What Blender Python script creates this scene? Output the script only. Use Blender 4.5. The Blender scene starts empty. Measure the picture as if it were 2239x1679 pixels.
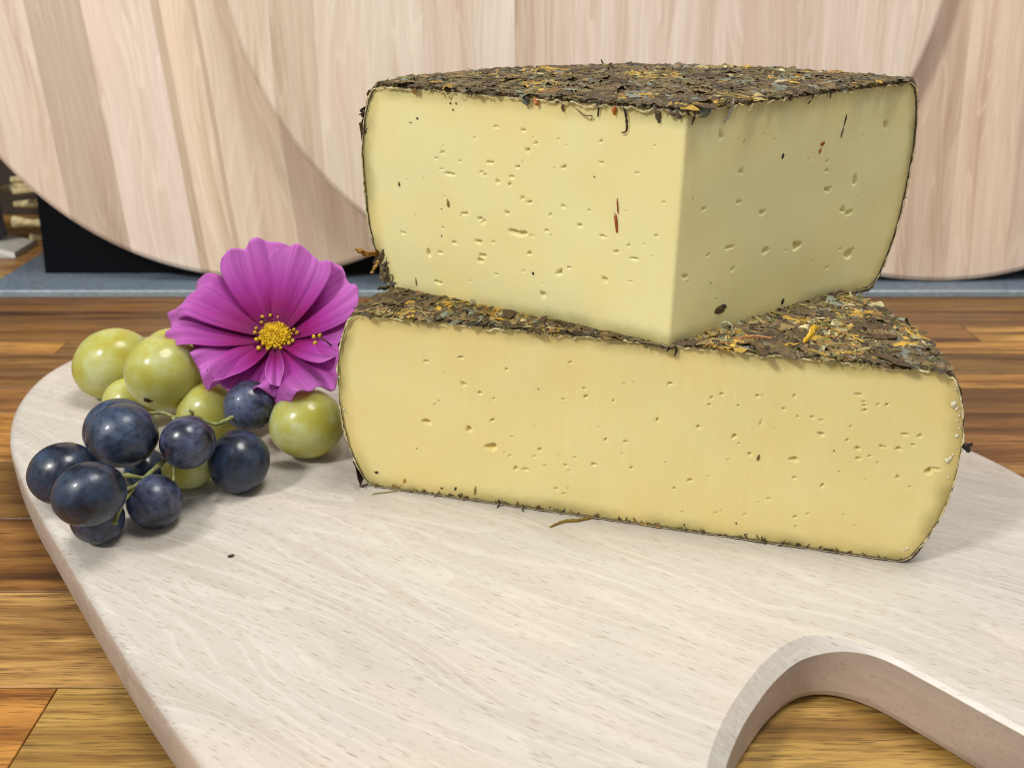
import bpy, bmesh, math, random
import numpy as np
from mathutils import Vector, Matrix, noise
random.seed(7); rng = np.random.default_rng(7)
sc = bpy.context.scene
COL = sc.collection
MM = 0.001
TB = 18.0                       # serving board thickness, mm; all lengths below are mm, z measured from the countertop
# ------------------------------------------------------------------ camera, world, lamps, exposure
cam = bpy.data.cameras.new('camera'); camo = bpy.data.objects.new('camera', cam); COL.objects.link(camo)
cam.sensor_width = 36; cam.lens = 36*2000/2239; cam.clip_start = 0.005; cam.clip_end = 50
camo.location = (0, 0, (TB+149)*MM); camo.rotation_euler = (math.radians(90-25.1), 0, 0)
cam.dof.use_dof = True; cam.dof.focus_distance = 0.250; cam.dof.aperture_fstop = 20
sc.camera = camo
sc.cycles.filter_width = 1.1
w = bpy.data.worlds.new('World'); sc.world = w; w.use_nodes = True
bg = w.node_tree.nodes['Background']; bg.inputs[0].default_value = (0.92, 0.96, 1.0, 1); bg.inputs[1].default_value = 0.32
def area(name, loc, target, size, power, color):
    l = bpy.data.lights.new(name, 'AREA'); l.shape = 'DISK'; l.size = size; l.energy = power; l.color = color
    o = bpy.data.objects.new(name, l); COL.objects.link(o); o.location = loc
    o.rotation_euler = (Vector(target)-Vector(loc)).to_track_quat('-Z', 'Y').to_euler(); return o
area('kitchen_lamp', (-0.78, -0.36, 1.02), (0.0, 0.25, 0.05), 0.20, 10.5, (1.0, 0.97, 0.91))
area('ceiling_lamp', (0.42, 0.22, 1.68), (0.02, 0.28, 0.0), 0.7, 17.0, (1.0, 0.98, 0.94))
sc.view_settings.view_transform = 'Standard'; sc.view_settings.look = 'None'
sc.view_settings.exposure = 0.36; sc.view_settings.gamma = 1.0
try: sc.view_settings.use_curve_mapping = False
except Exception: pass

# ------------------------------------------------------------------ helpers
def lin(r, g, b):
    f = lambda c: (c/255/12.92) if c/255 <= 0.04045 else ((c/255+0.055)/1.055)**2.4
    return (f(r), f(g), f(b), 1.0)
ORG = {}
def reg(o, org): ORG[o.name] = np.array(org, float)
def thing(name, label, cat, base, group=None):
    o = bpy.data.objects.new(name, None); COL.objects.link(o); o.location = [c*MM for c in base]
    o.empty_display_size = 0.01; o['label'] = label; o['category'] = cat
    if group: o['group'] = group
    reg(o, base); return o
def tag(o, label, cat, group=None):
    o['label'] = label; o['category'] = cat
    if group: o['group'] = group
    return o
def mesh_data(name, verts, faces, mat=None, smooth=True):
    v = np.asarray(verts, float)*MM
    me = bpy.data.meshes.new(name); me.from_pydata(v.tolist(), [], [tuple(f) for f in faces])
    if smooth: me.polygons.foreach_set('use_smooth', [True]*len(me.polygons))
    if mat: me.materials.append(mat)
    me.update(); return me
def mk(name, verts, faces, mat, parent=None, base=None, smooth=True):
    """verts in world mm; the object's origin is its parent's origin or base"""
    org = ORG[parent.name] if parent else np.array(base if base is not None else (0, 0, 0), float)
    me = mesh_data(name, np.asarray(verts, float)-org, faces, mat, smooth)
    o = bpy.data.objects.new(name, me); COL.objects.link(o)
    if parent: o.parent = parent
    else: o.location = org*MM
    reg(o, org); return o
def grid_faces(nu, nv, off=0, flip=False):
    f = []
    for i in range(nu-1):
        for j in range(nv-1):
            a = off+i*nv+j; q = (a, a+nv, a+nv+1, a+1)
            f.append(q[::-1] if flip else q)
    return f
def tube(pts, rad, seg=8, cap=True):
    pts = [Vector(p) for p in pts]; n = len(pts); V = []; F = []
    up = Vector((0.3, 0.2, 0.93))
    for i, p in enumerate(pts):
        t = (pts[min(i+1, n-1)]-pts[max(i-1, 0)]).normalized()
        a = t.cross(up)
        if a.length < 1e-4: a = t.cross(Vector((1, 0, 0)))
        a.normalize(); b = t.cross(a)
        r = rad[i] if hasattr(rad, '__len__') else rad
        for k in range(seg):
            an = 2*math.pi*k/seg; V.append(p+a*(r*math.cos(an))+b*(r*math.sin(an)))
    for i in range(n-1):
        for k in range(seg):
            F.append((i*seg+k, i*seg+(k+1) % seg, (i+1)*seg+(k+1) % seg, (i+1)*seg+k))
    if cap:
        F.append(tuple(range(seg))[::-1]); F.append(tuple((n-1)*seg+k for k in range(seg)))
    return [tuple(v) for v in V], F
def smooth_path(pts, n=6):
    P = [Vector(p) for p in pts]; out = []
    for i in range(len(P)-1):
        p0 = P[max(i-1, 0)]; p1 = P[i]; p2 = P[i+1]; p3 = P[min(i+2, len(P)-1)]
        for k in range(n):
            t = k/n
            out.append(0.5*((2*p1)+(p2-p0)*t+(2*p0-5*p1+4*p2-p3)*t*t+(3*p1-p0-3*p2+p3)*t**3))
    out.append(P[-1]); return out
def nz(x, y, z=0.0): return noise.noise(Vector((x, y, z)))

# ------------------------------------------------------------------ node helpers
class NT:
    def __init__(s, name):
        s.m = bpy.data.materials.new(name); s.m.use_nodes = True; s.t = s.m.node_tree; s.n = s.t.nodes
        s.p = s.n['Principled BSDF']; s.out = s.n['Material Output']
    def link(s, a, b): s.t.links.new(a, b)
    def add(s, typ, **kw):
        n = s.n.new(typ)
        for k, v in kw.items(): setattr(n, k, v)
        return n
    def val(s, sock, v):
        if hasattr(v, 'is_output') or isinstance(v, bpy.types.NodeSocket): s.link(v, sock)
        else: sock.default_value = v
    def math(s, op, a, b=None, clamp=False):
        n = s.add('ShaderNodeMath', operation=op); n.use_clamp = clamp; s.val(n.inputs[0], a)
        if b is not None: s.val(n.inputs[1], b)
        return n.outputs[0]
    def vmath(s, op, a, b): 
        n = s.add('ShaderNodeVectorMath', operation=op); s.val(n.inputs[0], a); s.val(n.inputs[1], b); return n.outputs[0]
    def mapping(s, vec, scale=(1, 1, 1), rot=(0, 0, 0), loc=(0, 0, 0)):
        n = s.add('ShaderNodeMapping'); s.link(vec, n.inputs[0]); n.inputs[1].default_value = loc
        n.inputs[2].default_value = rot; n.inputs[3].default_value = scale; return n.outputs[0]
    def obj(s, jitter=True):
        """object coordinates in mm, shifted by a random amount per object"""
        c = s.add('ShaderNodeTexCoord').outputs['Object']
        v = s.mapping(c, (1000, 1000, 1000))
        if jitter:
            r = s.add('ShaderNodeObjectInfo').outputs['Random']
            k = s.add('ShaderNodeCombineXYZ'); s.link(s.math('MULTIPLY', r, 913.0), k.inputs[0]); s.link(s.math('MULTIPLY', r, 377.0), k.inputs[1]); s.link(s.math('MULTIPLY', r, 611.0), k.inputs[2])
            v = s.vmath('ADD', v, k.outputs[0])
        return v
    def noise(s, vec, scale, detail=3, rough=0.55, dist=0.0):
        n = s.add('ShaderNodeTexNoise'); s.link(vec, n.inputs['Vector']); n.inputs['Scale'].default_value = scale
        n.inputs['Detail'].default_value = detail; n.inputs['Roughness'].default_value = rough; n.inputs['Distortion'].default_value = dist
        return n.outputs['Fac']
    def voro(s, vec, scale, feature='F1'):
        n = s.add('ShaderNodeTexVoronoi', feature=feature); s.link(vec, n.inputs['Vector']); n.inputs['Scale'].default_value = scale
        return n
    def ramp(s, fac, stops, interp='LINEAR'):
        n = s.add('ShaderNodeValToRGB'); n.color_ramp.interpolation = interp; e = n.color_ramp.elements
        while len(e) < len(stops): e.new(0.5)
        for i, (p, c) in enumerate(stops):
            e[i].position = p; e[i].color = c if len(c) == 4 else (*c, 1)
        s.link(fac, n.inputs[0]); return n.outputs[0]
    def step(s, fac, lo, hi):
        n = s.add('ShaderNodeMapRange'); n.interpolation_type = 'SMOOTHSTEP'; s.link(fac, n.inputs[0])
        n.inputs[1].default_value = lo; n.inputs[2].default_value = hi; return n.outputs[0]
    def mix(s, fac, a, b, mode='MIX'):
        n = s.add('ShaderNodeMix', data_type='RGBA', blend_type=mode); s.val(n.inputs[0], fac); s.val(n.inputs[6], a); s.val(n.inputs[7], b); return n.outputs[2]
    def bump(s, h, strength, dist):
        n = s.add('ShaderNodeBump'); n.inputs['Strength'].default_value = strength; n.inputs['Distance'].default_value = dist*MM
        s.link(h, n.inputs['Height']); s.link(n.outputs[0], s.p.inputs['Normal']); return n
    def set(s, **kw):
        for k, v in kw.items(): s.val(s.p.inputs[k.replace('_', ' ')], v)
        return s
W1 = (1, 1, 1, 1)
def mat_beech(name, ang, light, mid, dark, fleck=0.6, use_color=False, rough=0.42, figure=1.0, fleckcol=(124, 98, 76), warpamt=46.0, bandf=0.085, blot_amt=0.35):
    m = NT(name); v = m.obj(use_color); W1L = tuple(min(1, k*1.12) for k in light[:3])+(1,)
    r = m.mapping(v, rot=(0, 0, -ang))                       # x runs along the grain
    warp = m.noise(m.mapping(r, (0.006, 0.02, 0.02)), 1.0, 2)
    off = m.add('ShaderNodeCombineXYZ'); m.link(m.math('MULTIPLY', m.math('SUBTRACT', warp, 0.5), warpamt), off.inputs[1])
    rw = m.vmath('ADD', r, off.outputs[0])
    band = m.noise(m.mapping(rw, (0.004, bandf, 0.05)), 1.0, 4, 0.6, 0.4)
    fine = m.noise(m.mapping(r, (0.03, 1.1, 0.4)), 1.0, 3, 0.6)
    saw = m.math('FRACT', m.math('MULTIPLY', band, 7.0))
    c = m.ramp(band, [(0.30, dark), (0.47, mid), (0.56, light), (0.70, mid)])
    c = m.mix(m.math('MULTIPLY', saw, 0.5*figure), c, m.mix(0.5, mid, dark))
    ln = m.math('FRACT', m.math('MULTIPLY', m.noise(m.mapping(rw, (0.003, bandf*0.5, 0.03)), 1.0, 2, 0.5, 0.3), 15.0))
    ln = m.math('MULTIPLY', m.step(ln, 0.62, 0.96), m.math('SUBTRACT', 1.0, m.step(ln, 0.96, 1.0)))
    c = m.mix(m.math('MULTIPLY', ln, 0.62*figure), c, W1L)
    c = m.mix(0.30*figure, c, m.ramp(fine, [(0.3, dark), (0.7, light)]), 'MIX')
    blot = m.noise(m.mapping(r, (0.012, 0.03, 0.03)), 1.0, 2)
    c = m.mix(m.math('MULTIPLY', m.step(blot, 0.52, 0.72), blot_amt), c, lin(218, 190, 170), 'MIX')
    if fleck > 0:
        for k, (sx, sy, th) in enumerate(((0.15, 2.2, 0.22), (0.23, 3.0, 0.45))):
            vo = m.voro(m.mapping(r, (sx, sy, 0.6), loc=(k*31.0, k*7.0, 0)), 1.0)
            sep = m.add('ShaderNodeSeparateColor'); m.link(vo.outputs['Color'], sep.inputs[0])
            keep = m.math('GREATER_THAN', sep.outputs[0], th)
            f = m.math('SUBTRACT', 1.0, m.step(vo.outputs['Distance'], 0.17, 0.28))
            f = m.math('MULTIPLY', m.math('MULTIPLY', f, keep), m.math('MULTIPLY', sep.outputs[1], fleck))
            c = m.mix(f, c, lin(*fleckcol))
    if use_color:
        oc = m.add('ShaderNodeObjectInfo').outputs['Color']
        c = m.mix(1.0, c, oc, 'MULTIPLY')
    m.set(Base_Color=c, Roughness=rough); m.p.inputs['Specular IOR Level'].default_value = 0.35
    m.bump(m.math('ADD', fine, m.math('MULTIPLY', band, 0.5)), 0.18, 0.25)
    return m.m
def mat_plank():
    m = NT('acacia_wood'); v = m.obj(True)
    warp = m.noise(m.mapping(v, (0.012, 0.05, 0.05)), 1.0, 2)
    off = m.add('ShaderNodeCombineXYZ'); m.link(m.math('MULTIPLY', m.math('SUBTRACT', warp, 0.5), 14.0), off.inputs[1])
    vw = m.vmath('ADD', v, off.outputs[0])
    band = m.noise(m.mapping(vw, (0.006, 0.13, 0.1)), 1.0, 4, 0.6)
    pore = m.noise(m.mapping(v, (0.075, 1.9, 0.8)), 1.0, 3, 0.6)
    pore2 = m.noise(m.mapping(vw, (0.02, 0.55, 0.4)), 1.0, 4, 0.65)
    c = m.ramp(band, [(0.28, lin(76, 52, 30)), (0.42, lin(140, 106, 62)), (0.56, lin(182, 148, 94)), (0.70, lin(104, 74, 42))])
    oc = m.add('ShaderNodeObjectInfo').outputs['Color']
    c = m.mix(1.0, c, oc, 'MULTIPLY')
    c = m.mix(m.math('MULTIPLY', m.step(pore2, 0.50, 0.62), 0.30), c, lin(84, 58, 32))
    c = m.mix(m.math('MULTIPLY', m.step(pore, 0.53, 0.66), 0.6), c, lin(58, 38, 20))
    vo = m.voro(m.mapping(v, (0.11, 1.5, 0.6)), 1.0); sp = m.add('ShaderNodeSeparateColor'); m.link(vo.outputs['Color'], sp.inputs[0])
    fk = m.math('MULTIPLY', m.math('SUBTRACT', 1.0, m.step(vo.outputs['Distance'], 0.16, 0.34)), m.math('GREATER_THAN', sp.outputs[0], 0.3))
    c = m.mix(m.math('MULTIPLY', fk, m.math('MULTIPLY', sp.outputs[1], 0.75)), c, lin(64, 42, 22))
    m.set(Base_Color=c, Roughness=0.40); m.p.inputs['Specular IOR Level'].default_value = 0.4
    m.bump(pore, 0.25, 0.2); return m.m
def mat_paste(name, core, edge, orange):
    m = NT(name); v = m.obj(False)
    at = m.add('ShaderNodeAttribute', attribute_name='rind_dist')
    d = at.outputs['Fac']
    wob = m.noise(v, 0.16, 3); wob2 = m.noise(v, 0.045, 2)
    dd = m.math('ADD', d, m.math('MULTIPLY', m.math('SUBTRACT', wob, 0.5), 3.5))
    k = m.step(dd, -0.8, 5.2)
    c = m.mix(k, edge, core)
    k2 = m.math('SUBTRACT', 1.0, m.step(dd, 2.0, 17.0))
    c = m.mix(m.math('MULTIPLY', k2, m.math('MULTIPLY', m.step(wob2, 0.42, 0.68), 0.45)), c, orange)
    c = m.mix(m.math('MULTIPLY', m.step(wob2, 0.35, 0.65), 0.38), c, orange)
    sp = m.noise(v, 0.9, 2); c = m.mix(m.math('MULTIPLY', m.step(sp, 0.64, 0.78), 0.25), c, lin(240, 236, 205))
    m.set(Base_Color=c, Roughness=m.math('ADD', 0.26, m.math('MULTIPLY', m.noise(v, 0.22, 4), 0.34)), Subsurface_Weight=0.5, Subsurface_Scale=1.7*MM, Subsurface_Radius=(1.0, 0.75, 0.35))
    m.p.inputs['Specular IOR Level'].default_value = 0.32
    drag = m.noise(m.mapping(v, (0.8, 0.8, 0.05)), 1.0, 4)
    m.bump(m.math('ADD', m.noise(v, 1.6, 3), m.math('MULTIPLY', drag, 0.7)), 0.16, 0.3); return m.m
def mat_rind():
    m = NT('rind'); v = m.obj(False)
    n1 = m.noise(v, 0.55, 4, 0.65); n2 = m.noise(v, 0.17, 2)
    c = m.ramp(n1, [(0.30, lin(58, 47, 31)), (0.45, lin(88, 72, 48)), (0.6, lin(112, 94, 60)), (0.72, lin(140, 122, 80))])
    c = m.mix(m.math('MULTIPLY', m.step(n2, 0.5, 0.66), 0.4), c, lin(92, 98, 84))
    m.set(Base_Color=c, Roughness=0.75); m.bump(n1, 0.7, 0.6); return m.m
def mat_flake_attr():
    m = NT('herb_crust'); v = m.obj(False)
    at = m.add('ShaderNodeAttribute', attribute_name='col').outputs['Color']
    c = m.mix(0.55, at, m.ramp(m.noise(v, 1.1, 3), [(0.3, (0.42, 0.40, 0.36, 1)), (0.65, (1.2, 1.2, 1.15, 1))]), 'MULTIPLY')
    m.set(Base_Color=c, Roughness=0.62); return m.m
def mat_simple(name, col, rough=0.6, var=0.35, scale=1.0, spec=0.4, bump=0.0, metallic=0.0, jitter=True):
    m = NT(name); v = m.obj(jitter); n = m.noise(v, scale, 3)
    c = m.mix(1.0, col, m.ramp(n, [(0.3, (1-var,)*3), (0.7, (1+var*0.35,)*3)]), 'MULTIPLY')
    m.set(Base_Color=c, Roughness=rough, Metallic=metallic); m.p.inputs['Specular IOR Level'].default_value = spec
    if bump: m.bump(n, bump, 0.4)
    return m.m
def mat_dark_grape():
    m = NT('dark_grape_skin'); v = m.obj(True)
    b = m.noise(v, 0.13, 4, 0.55, 0.6); s = m.noise(v, 0.55, 3)
    k = m.math('MULTIPLY', m.step(b, 0.25, 0.68), 0.9)
    k = m.math('MULTIPLY', k, m.math('ADD', 0.45, m.math('MULTIPLY', m.step(s, 0.3, 0.6), 0.55)))
    oc = m.add('ShaderNodeObjectInfo').outputs['Color']
    c = m.mix(k, lin(15, 16, 25), oc)
    p = m.noise(v, 0.22, 2); c = m.mix(m.math('MULTIPLY', m.step(p, 0.62, 0.72), 0.55), c, lin(46, 22, 30))
    m.set(Base_Color=c, Roughness=m.math('ADD', 0.22, m.math('MULTIPLY', k, 0.30)), Coat_Weight=0.15, Coat_Roughness=0.08)
    m.p.inputs['Specular IOR Level'].default_value = 0.45
    m.bump(s, 0.06, 0.3); return m.m
def mat_green_grape():
    m = NT('green_grape_skin'); v = m.obj(True)
    b = m.noise(v, 0.11, 3, 0.6); s = m.noise(v, 0.4, 3)
    c = m.ramp(b, [(0.3, lin(190, 180, 66)), (0.5, lin(197, 195, 108)), (0.68, lin(208, 213, 164))])
    c = m.mix(m.math('MULTIPLY', m.step(s, 0.55, 0.75), 0.25), c, lin(184, 192, 146))
    m.set(Base_Color=c, Roughness=0.30, Subsurface_Weight=1.0, Subsurface_Scale=9.0*MM, Subsurface_Radius=(1.0, 0.9, 0.16), Coat_Weight=0.22, Coat_Roughness=0.06, Transmission_Weight=0.30, IOR=1.36)
    m.p.inputs['Specular IOR Level'].default_value = 0.45
    return m.m
def mat_petal():
    m = NT('petal'); 
    at = m.add('ShaderNodeAttribute', attribute_name='t').outputs['Fac']
    aw = m.add('ShaderNodeAttribute', attribute_name='w').outputs['Fac']
    cmb = m.add('ShaderNodeCombineXYZ'); m.link(m.math('MULTIPLY', aw, 9.0), cmb.inputs[0]); m.link(m.math('MULTIPLY', at, 0.7), cmb.inputs[1])
    r = m.add('ShaderNodeObjectInfo').outputs['Random']; m.link(m.math('MULTIPLY', r, 40.0), cmb.inputs[2])
    st = m.noise(cmb.outputs[0], 1.0, 4, 0.6)
    c = m.ramp(at, [(0.14, lin(112, 0, 72)), (0.36, lin(160, 10, 118)), (0.60, lin(190, 66, 176)), (0.97, lin(220, 130, 216))])
    c = m.mix(0.34, c, m.ramp(st, [(0.34, lin(172, 110, 160)), (0.58, (1.1, 1.1, 1.1, 1))]), 'MULTIPLY')
    m.set(Base_Color=c, Roughness=0.55); m.p.inputs['Specular IOR Level'].default_value = 0.25
    m.p.inputs['Sheen Weight'].default_value = 0.15
    tr = m.add('ShaderNodeBsdfTranslucent'); m.link(c, tr.inputs[0])
    mx = m.add('ShaderNodeMixShader'); mx.inputs[0].default_value = 0.42
    m.link(m.p.outputs[0], mx.inputs[1]); m.link(tr.outputs[0], mx.inputs[2]); m.link(mx.outputs[0], m.out.inputs[0])
    m.bump(st, 0.35, 0.5); return m.m

# ------------------------------------------------------------------ the setting: countertop of glued staves
ACACIA = mat_plank()
glue = mat_simple('dark_joint', lin(38, 24, 12), 0.7)
def box(x0, x1, y0, y1, z0, z1, c=0.0):
    """box with a chamfer c along the top edges"""
    if c <= 0:
        V = [(x0, y0, z0), (x1, y0, z0), (x1, y1, z0), (x0, y1, z0), (x0, y0, z1), (x1, y0, z1), (x1, y1, z1), (x0, y1, z1)]
        F = [(3, 2, 1, 0), (4, 5, 6, 7), (0, 1, 5, 4), (1, 2, 6, 5), (2, 3, 7, 6), (3, 0, 4, 7)]
    else:
        V = [(x0, y0, z0), (x1, y0, z0), (x1, y1, z0), (x0, y1, z0), (x0, y0, z1-c), (x1, y0, z1-c), (x1, y1, z1-c), (x0, y1, z1-c),
             (x0+c, y0+c, z1), (x1-c, y0+c, z1), (x1-c, y1-c, z1), (x0+c, y1-c, z1)]
        F = [(3, 2, 1, 0), (0, 1, 5, 4), (1, 2, 6, 5), (2, 3, 7, 6), (3, 0, 4, 7), (4, 5, 9, 8), (5, 6, 10, 9), (6, 7, 11, 10), (7, 4, 8, 11), (8, 9, 10, 11)]
    return V, F
V, F = box(-620, 620, -60, 900, -38, -3)
top = mk('countertop', V, F, glue, base=(0, 400, -38), smooth=False); top['kind'] = 'structure'
rows = [-60, -20, 18, 58, 98, 138, 176.3, 214.5, 252.5, 290, 329, 352, 367, 390, 404.5, 426.5, 446, 468, 505, 545, 590, 640, 700, 770, 840, 900]
tones = {6: [(-620, (0.96, 0.89, 0.74)), (330, (0.9, 0.8, 0.66))]}
tones[5] = [(-620, (1.08, 0.74, 0.4)), (-114.5, (0.93, 0.87, 0.70)), (210, (0.95, 0.9, 0.7))]
tones[7] = [(-620, (0.7, 0.54, 0.38)), (-60, (0.9, 0.76, 0.58))]
tones[8] = [(-620, (0.48, 0.36, 0.27)), (80, (0.8, 0.66, 0.5))]
tones[9] = [(-620, (0.88, 0.64, 0.4)), (20, (0.62, 0.45, 0.33))]
tones[10] = [(-620, (0.56, 0.42, 0.32)), (60, (0.52, 0.39, 0.3))]
tones[11] = [(-620, (0.5, 0.41, 0.33)), (30, (1.15, 0.92, 0.6))]
tones[12] = [(-620, (0.56, 0.45, 0.36)), (-40, (0.55, 0.46, 0.4)), (255, (0.85, 0.72, 0.52))]
tones[13] = [(-620, (0.95, 0.76, 0.5)), (-212, (0.58, 0.47, 0.38)), (60, (1.22, 1.0, 0.66))]
tones[14] = [(-620, (0.55, 0.43, 0.33)), (-30, (0.62, 0.48, 0.37)), (224, (1.25, 1.04, 0.72))]
tones[15] = [(-620, (0.415, 0.315, 0.239)), (90, (0.466, 0.365, 0.289)), (300, (0.566, 0.466, 0.346))]
tones[16] = [(-620, (0.514, 0.379, 0.245)), (-10, (0.49, 0.379, 0.281))]
for i in range(len(rows)-1):
    y0, y1 = rows[i], rows[i+1]
    segs = tones.get(i) or [(-620, tuple(random.uniform(0.7, 1.0)*k for k in (1, 0.86, 0.66))), (random.uniform(-200, 200), tuple(random.uniform(0.7, 1.0)*k for k in (1, 0.86, 0.66)))]
    for j, (x0, t) in enumerate(segs):
        kk = 1+random.uniform(-.14, .14); t = (t[0]*kk, t[1]*kk*random.uniform(.95, 1.06), t[2]*kk*random.uniform(.88, 1.15))
        x1 = segs[j+1][0] if j+1 < len(segs) else 620
        V, F = box(x0+0.22, x1-0.22, y0+0.2, y1-0.2, -30, 0, 0.12)
        p = mk('plank', V, F, ACACIA, top, smooth=False); p.color = (*t, 1)

# ------------------------------------------------------------------ background: slab, black panel, leaning round boards
slate = mat_simple('grey_slab', lin(98, 110, 122), 0.42, 0.3, 0.35, 0.45, 0.25)
slab = thing('stone_slab', 'thin blue-grey slab lying on the counter under the round boards', 'slab', (20, 520, 0))
V, F = box(-287, 420, 468.5, 578, 0.3, 3, 0.7); mk('slab_plate', V, F, slate, slab, smooth=False)
V, F = box(-287, 420, 466.6, 468.4, 0.2, 3.6, 0.5); mk('front_edge', V, F, mat_simple('slab_edge_highlight', lin(150, 164, 172), 0.3, 0.25, 0.3, 0.6), slab, smooth=False)  # front rim coloured paler than the plate: its highlight is painted in
LEAN = math.radians(12)
UPV = np.array([0, math.sin(LEAN), math.cos(LEAN)]); NV = np.array([0, -math.cos(LEAN), math.sin(LEAN)])
def lean_frame(x, y0, z0=3.0): return np.array([x, y0, z0])
def lean_xf(P, base):  # P columns: across, up, out of the face
    P = np.asarray(P, float); return base+P[:, :1]*np.array([1, 0, 0])+P[:, 1:2]*UPV+P[:, 2:3]*NV
V, F = box(-266, 360, 0, 270, -7, 0, 0.5)
V = [(x, y, z) for x, y, z in V]
gloss = NT('black_glass'); gloss.set(Base_Color=(0.004, 0.0045, 0.006, 1), Roughness=0.12); gloss.p.inputs['Specular IOR Level'].default_value = 0.10
gn = gloss.noise(gloss.obj(False), 0.02, 2); gloss.link(gloss.math('ADD', 0.09, gloss.math('MULTIPLY', gn, 0.08)), gloss.p.inputs['Roughness'])
pan = mk('black_panel', lean_xf(V, np.array([0, 498.5, 3.0])), F, gloss.m, base=(47, 500, 3), smooth=False)
tag(pan, 'glossy black panel leaning upright behind the pale round boards', 'panel')

BEECH_BG = mat_beech('beech_round', math.radians(90), lin(224, 210, 195), lin(212, 195, 178), lin(186, 164, 143), 0.0, True, 0.5, 0.75, warpamt=30.0, bandf=0.10)
def stave_mesh(x0, x1, R, T, e=2.6):
    lay = [(0.0, R-e), (0.8, R-e*0.32), (e, R), (T-e, R), (T-0.8, R-e*0.32), (T, R-e)]
    n = 26; V = []; F = []
    for z, r in lay:
        a, b = max(x0, -r), min(x1, r)
        xs = [a+(b-a)*(0.5-0.5*math.cos(math.pi*k/(n-1))) for k in range(n)]
        for x in xs: V.append((x, math.sqrt(max(0, r*r-x*x)), -z))
        for x in xs: V.append((x, -math.sqrt(max(0, r*r-x*x)), -z))
    m = 2*n
    def capf(o, flip):
        for k in range(n-1):
            q = (o+k, o+n+k, o+n+k+1, o+k+1); F.append(q[::-1] if flip else q)
    capf(0, False); capf((len(lay)-1)*m, True)
    for l in range(len(lay)-1):
        o = l*m; p = o+m
        for k in range(n-1):
            F.append((o+k, o+k+1, p+k+1, p+k)); F.append((o+n+k+1, o+n+k, p+n+k, p+n+k+1))
        F.append((o, p, p+n, o+n)); F.append((o+n-1, o+2*n-1, p+2*n-1, p+n-1))
    return V, F
def round_board(label, cx, cy, R, y0, T, rot, cuts, cols):
    base = np.array([cx, y0, 3.0])
    t = thing('round_board', label, 'wooden board', base, 'round beech boards leaning behind the cheese')
    ca, sa = math.cos(rot), math.sin(rot)
    ed = [-R-1]+cuts+[R+1]
    M = Matrix(((ca, -sa*0, 0), (0, 1, 0), (0, 0, 1)))
    for k in range(len(ed)-1):
        V, F = stave_mesh(ed[k]+0.03, ed[k+1]-0.03, R, T)
        # the mesh stays flat in its own x/y so the grain follows the stave; the object carries the lean and turn
        me = mesh_data('stave', V, F, BEECH_BG); o = bpy.data.objects.new('stave', me); COL.objects.link(o); o.parent = t
        for p in me.polygons: p.use_smooth = abs(p.normal.z) < 0.3 and abs(p.normal.x) < 0.9999
        X = np.array([1, 0, 0])*ca+UPV*sa; Y = -np.array([1, 0, 0])*sa+UPV*ca
        loc = UPV*cy*MM
        o.matrix_local = Matrix(((X[0], Y[0], NV[0], loc[0]), (X[1], Y[1], NV[1], loc[1]), (X[2], Y[2], NV[2], loc[2]), (0, 0, 0, 1)))
        o.color = (*cols[k % len(cols)], 1)
    return t
TK = 13.5
round_board('pale round board at left, its grain slanting, partly hidden by the middle board', -141.6, 175.2, 173.0, 482.5, TK, math.radians(6.5),
            [-114, -85.0, -49.0, -44.5, -28.5, -26.0, 7.0, 45, 90], [(1.000, 0.951, 0.922), (0.766, 0.699, 0.641), (1.078, 1.049, 1.049), (0.825, 0.748, 0.650), (1.097, 1.039, 0.932), (0.806, 0.718, 0.630), (1.049, 1.000, 0.903), (0.845, 0.757, 0.679), (0.951, 0.903, 0.825), (1.000, 0.951, 0.903)])
round_board('pale round board in the middle standing in front of the other two', 36.5, 186.0, 186.0, 468.3, TK, math.radians(1.0),
            [-160, -137.5, -82.5, -57, -36, -30, -5.6, 80, 107.5, 136.5], [(0.981, 0.951, 0.884), (0.864, 0.825, 0.748), (1.019, 1.009, 0.981), (0.951, 0.912, 0.884), (1.078, 1.088, 1.088), (0.864, 0.806, 0.727), (0.970, 0.912, 0.884), (1.058, 1.039, 1.030), (0.932, 0.884, 0.845), (1.030, 1.000, 0.981), (1.058, 1.030, 1.009)])
round_board('pinkish round board at right, its lower rim showing above the slab', 235.0, 185.6, 185.2, 482.5, TK, math.radians(0.5),
            [-96, -60, -21, 3, 35, 60, 110], [(1.000, 0.922, 0.845), (0.981, 0.922, 0.884), (1.049, 0.961, 0.912), (0.932, 0.835, 0.766), (1.078, 0.981, 0.912), (0.961, 0.884, 0.835), (0.806, 0.718, 0.669), (1.000, 0.942, 0.884)])
# straw bundle, upright and wall at the far left
straw = mat_simple('straw', lin(216, 198, 150), 0.7, 0.5, 0.3, 0.3, 0.3)
bun = thing('straw_bundle', 'bundle of beige dried stalks lying behind the black panel at left', 'stalks', (-290, 560, 3))
for (z, y, x0, r, tilt, dz) in ((44, 552, -302, 2.6, 0.10, 2), (36, 566, -318, 3.0, 0.05, 8), (38, 548, -300, 2.4, -0.12, 5), (29, 556, -306, 2.6, 0.08, 4), (26, 562, -300, 2.2, 0.12, -3), (20.5, 542, -301, 3.4, 0.0, 0), (14, 562, -304, 2.4, 0.1, 3), (8, 552, -298, 2.0, 0.0, 4), (48, 572, -306, 3, -.1, 3), (33, 575, -312, 2.2, 0.05, -4), (56, 560, -296, 2.5, 0.1, 3)):
    P = [(x0+s*90, y+tilt*s*60, z+dz*s+0.8*math.sin(s*9+z)) for s in np.linspace(0, 1, 9)]
    V, F = tube(P, [r*(0.8+0.25*math.sin(3.1*i+z)) for i in range(9)], 9); mk('stalk', V, F, straw, bun)
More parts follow.
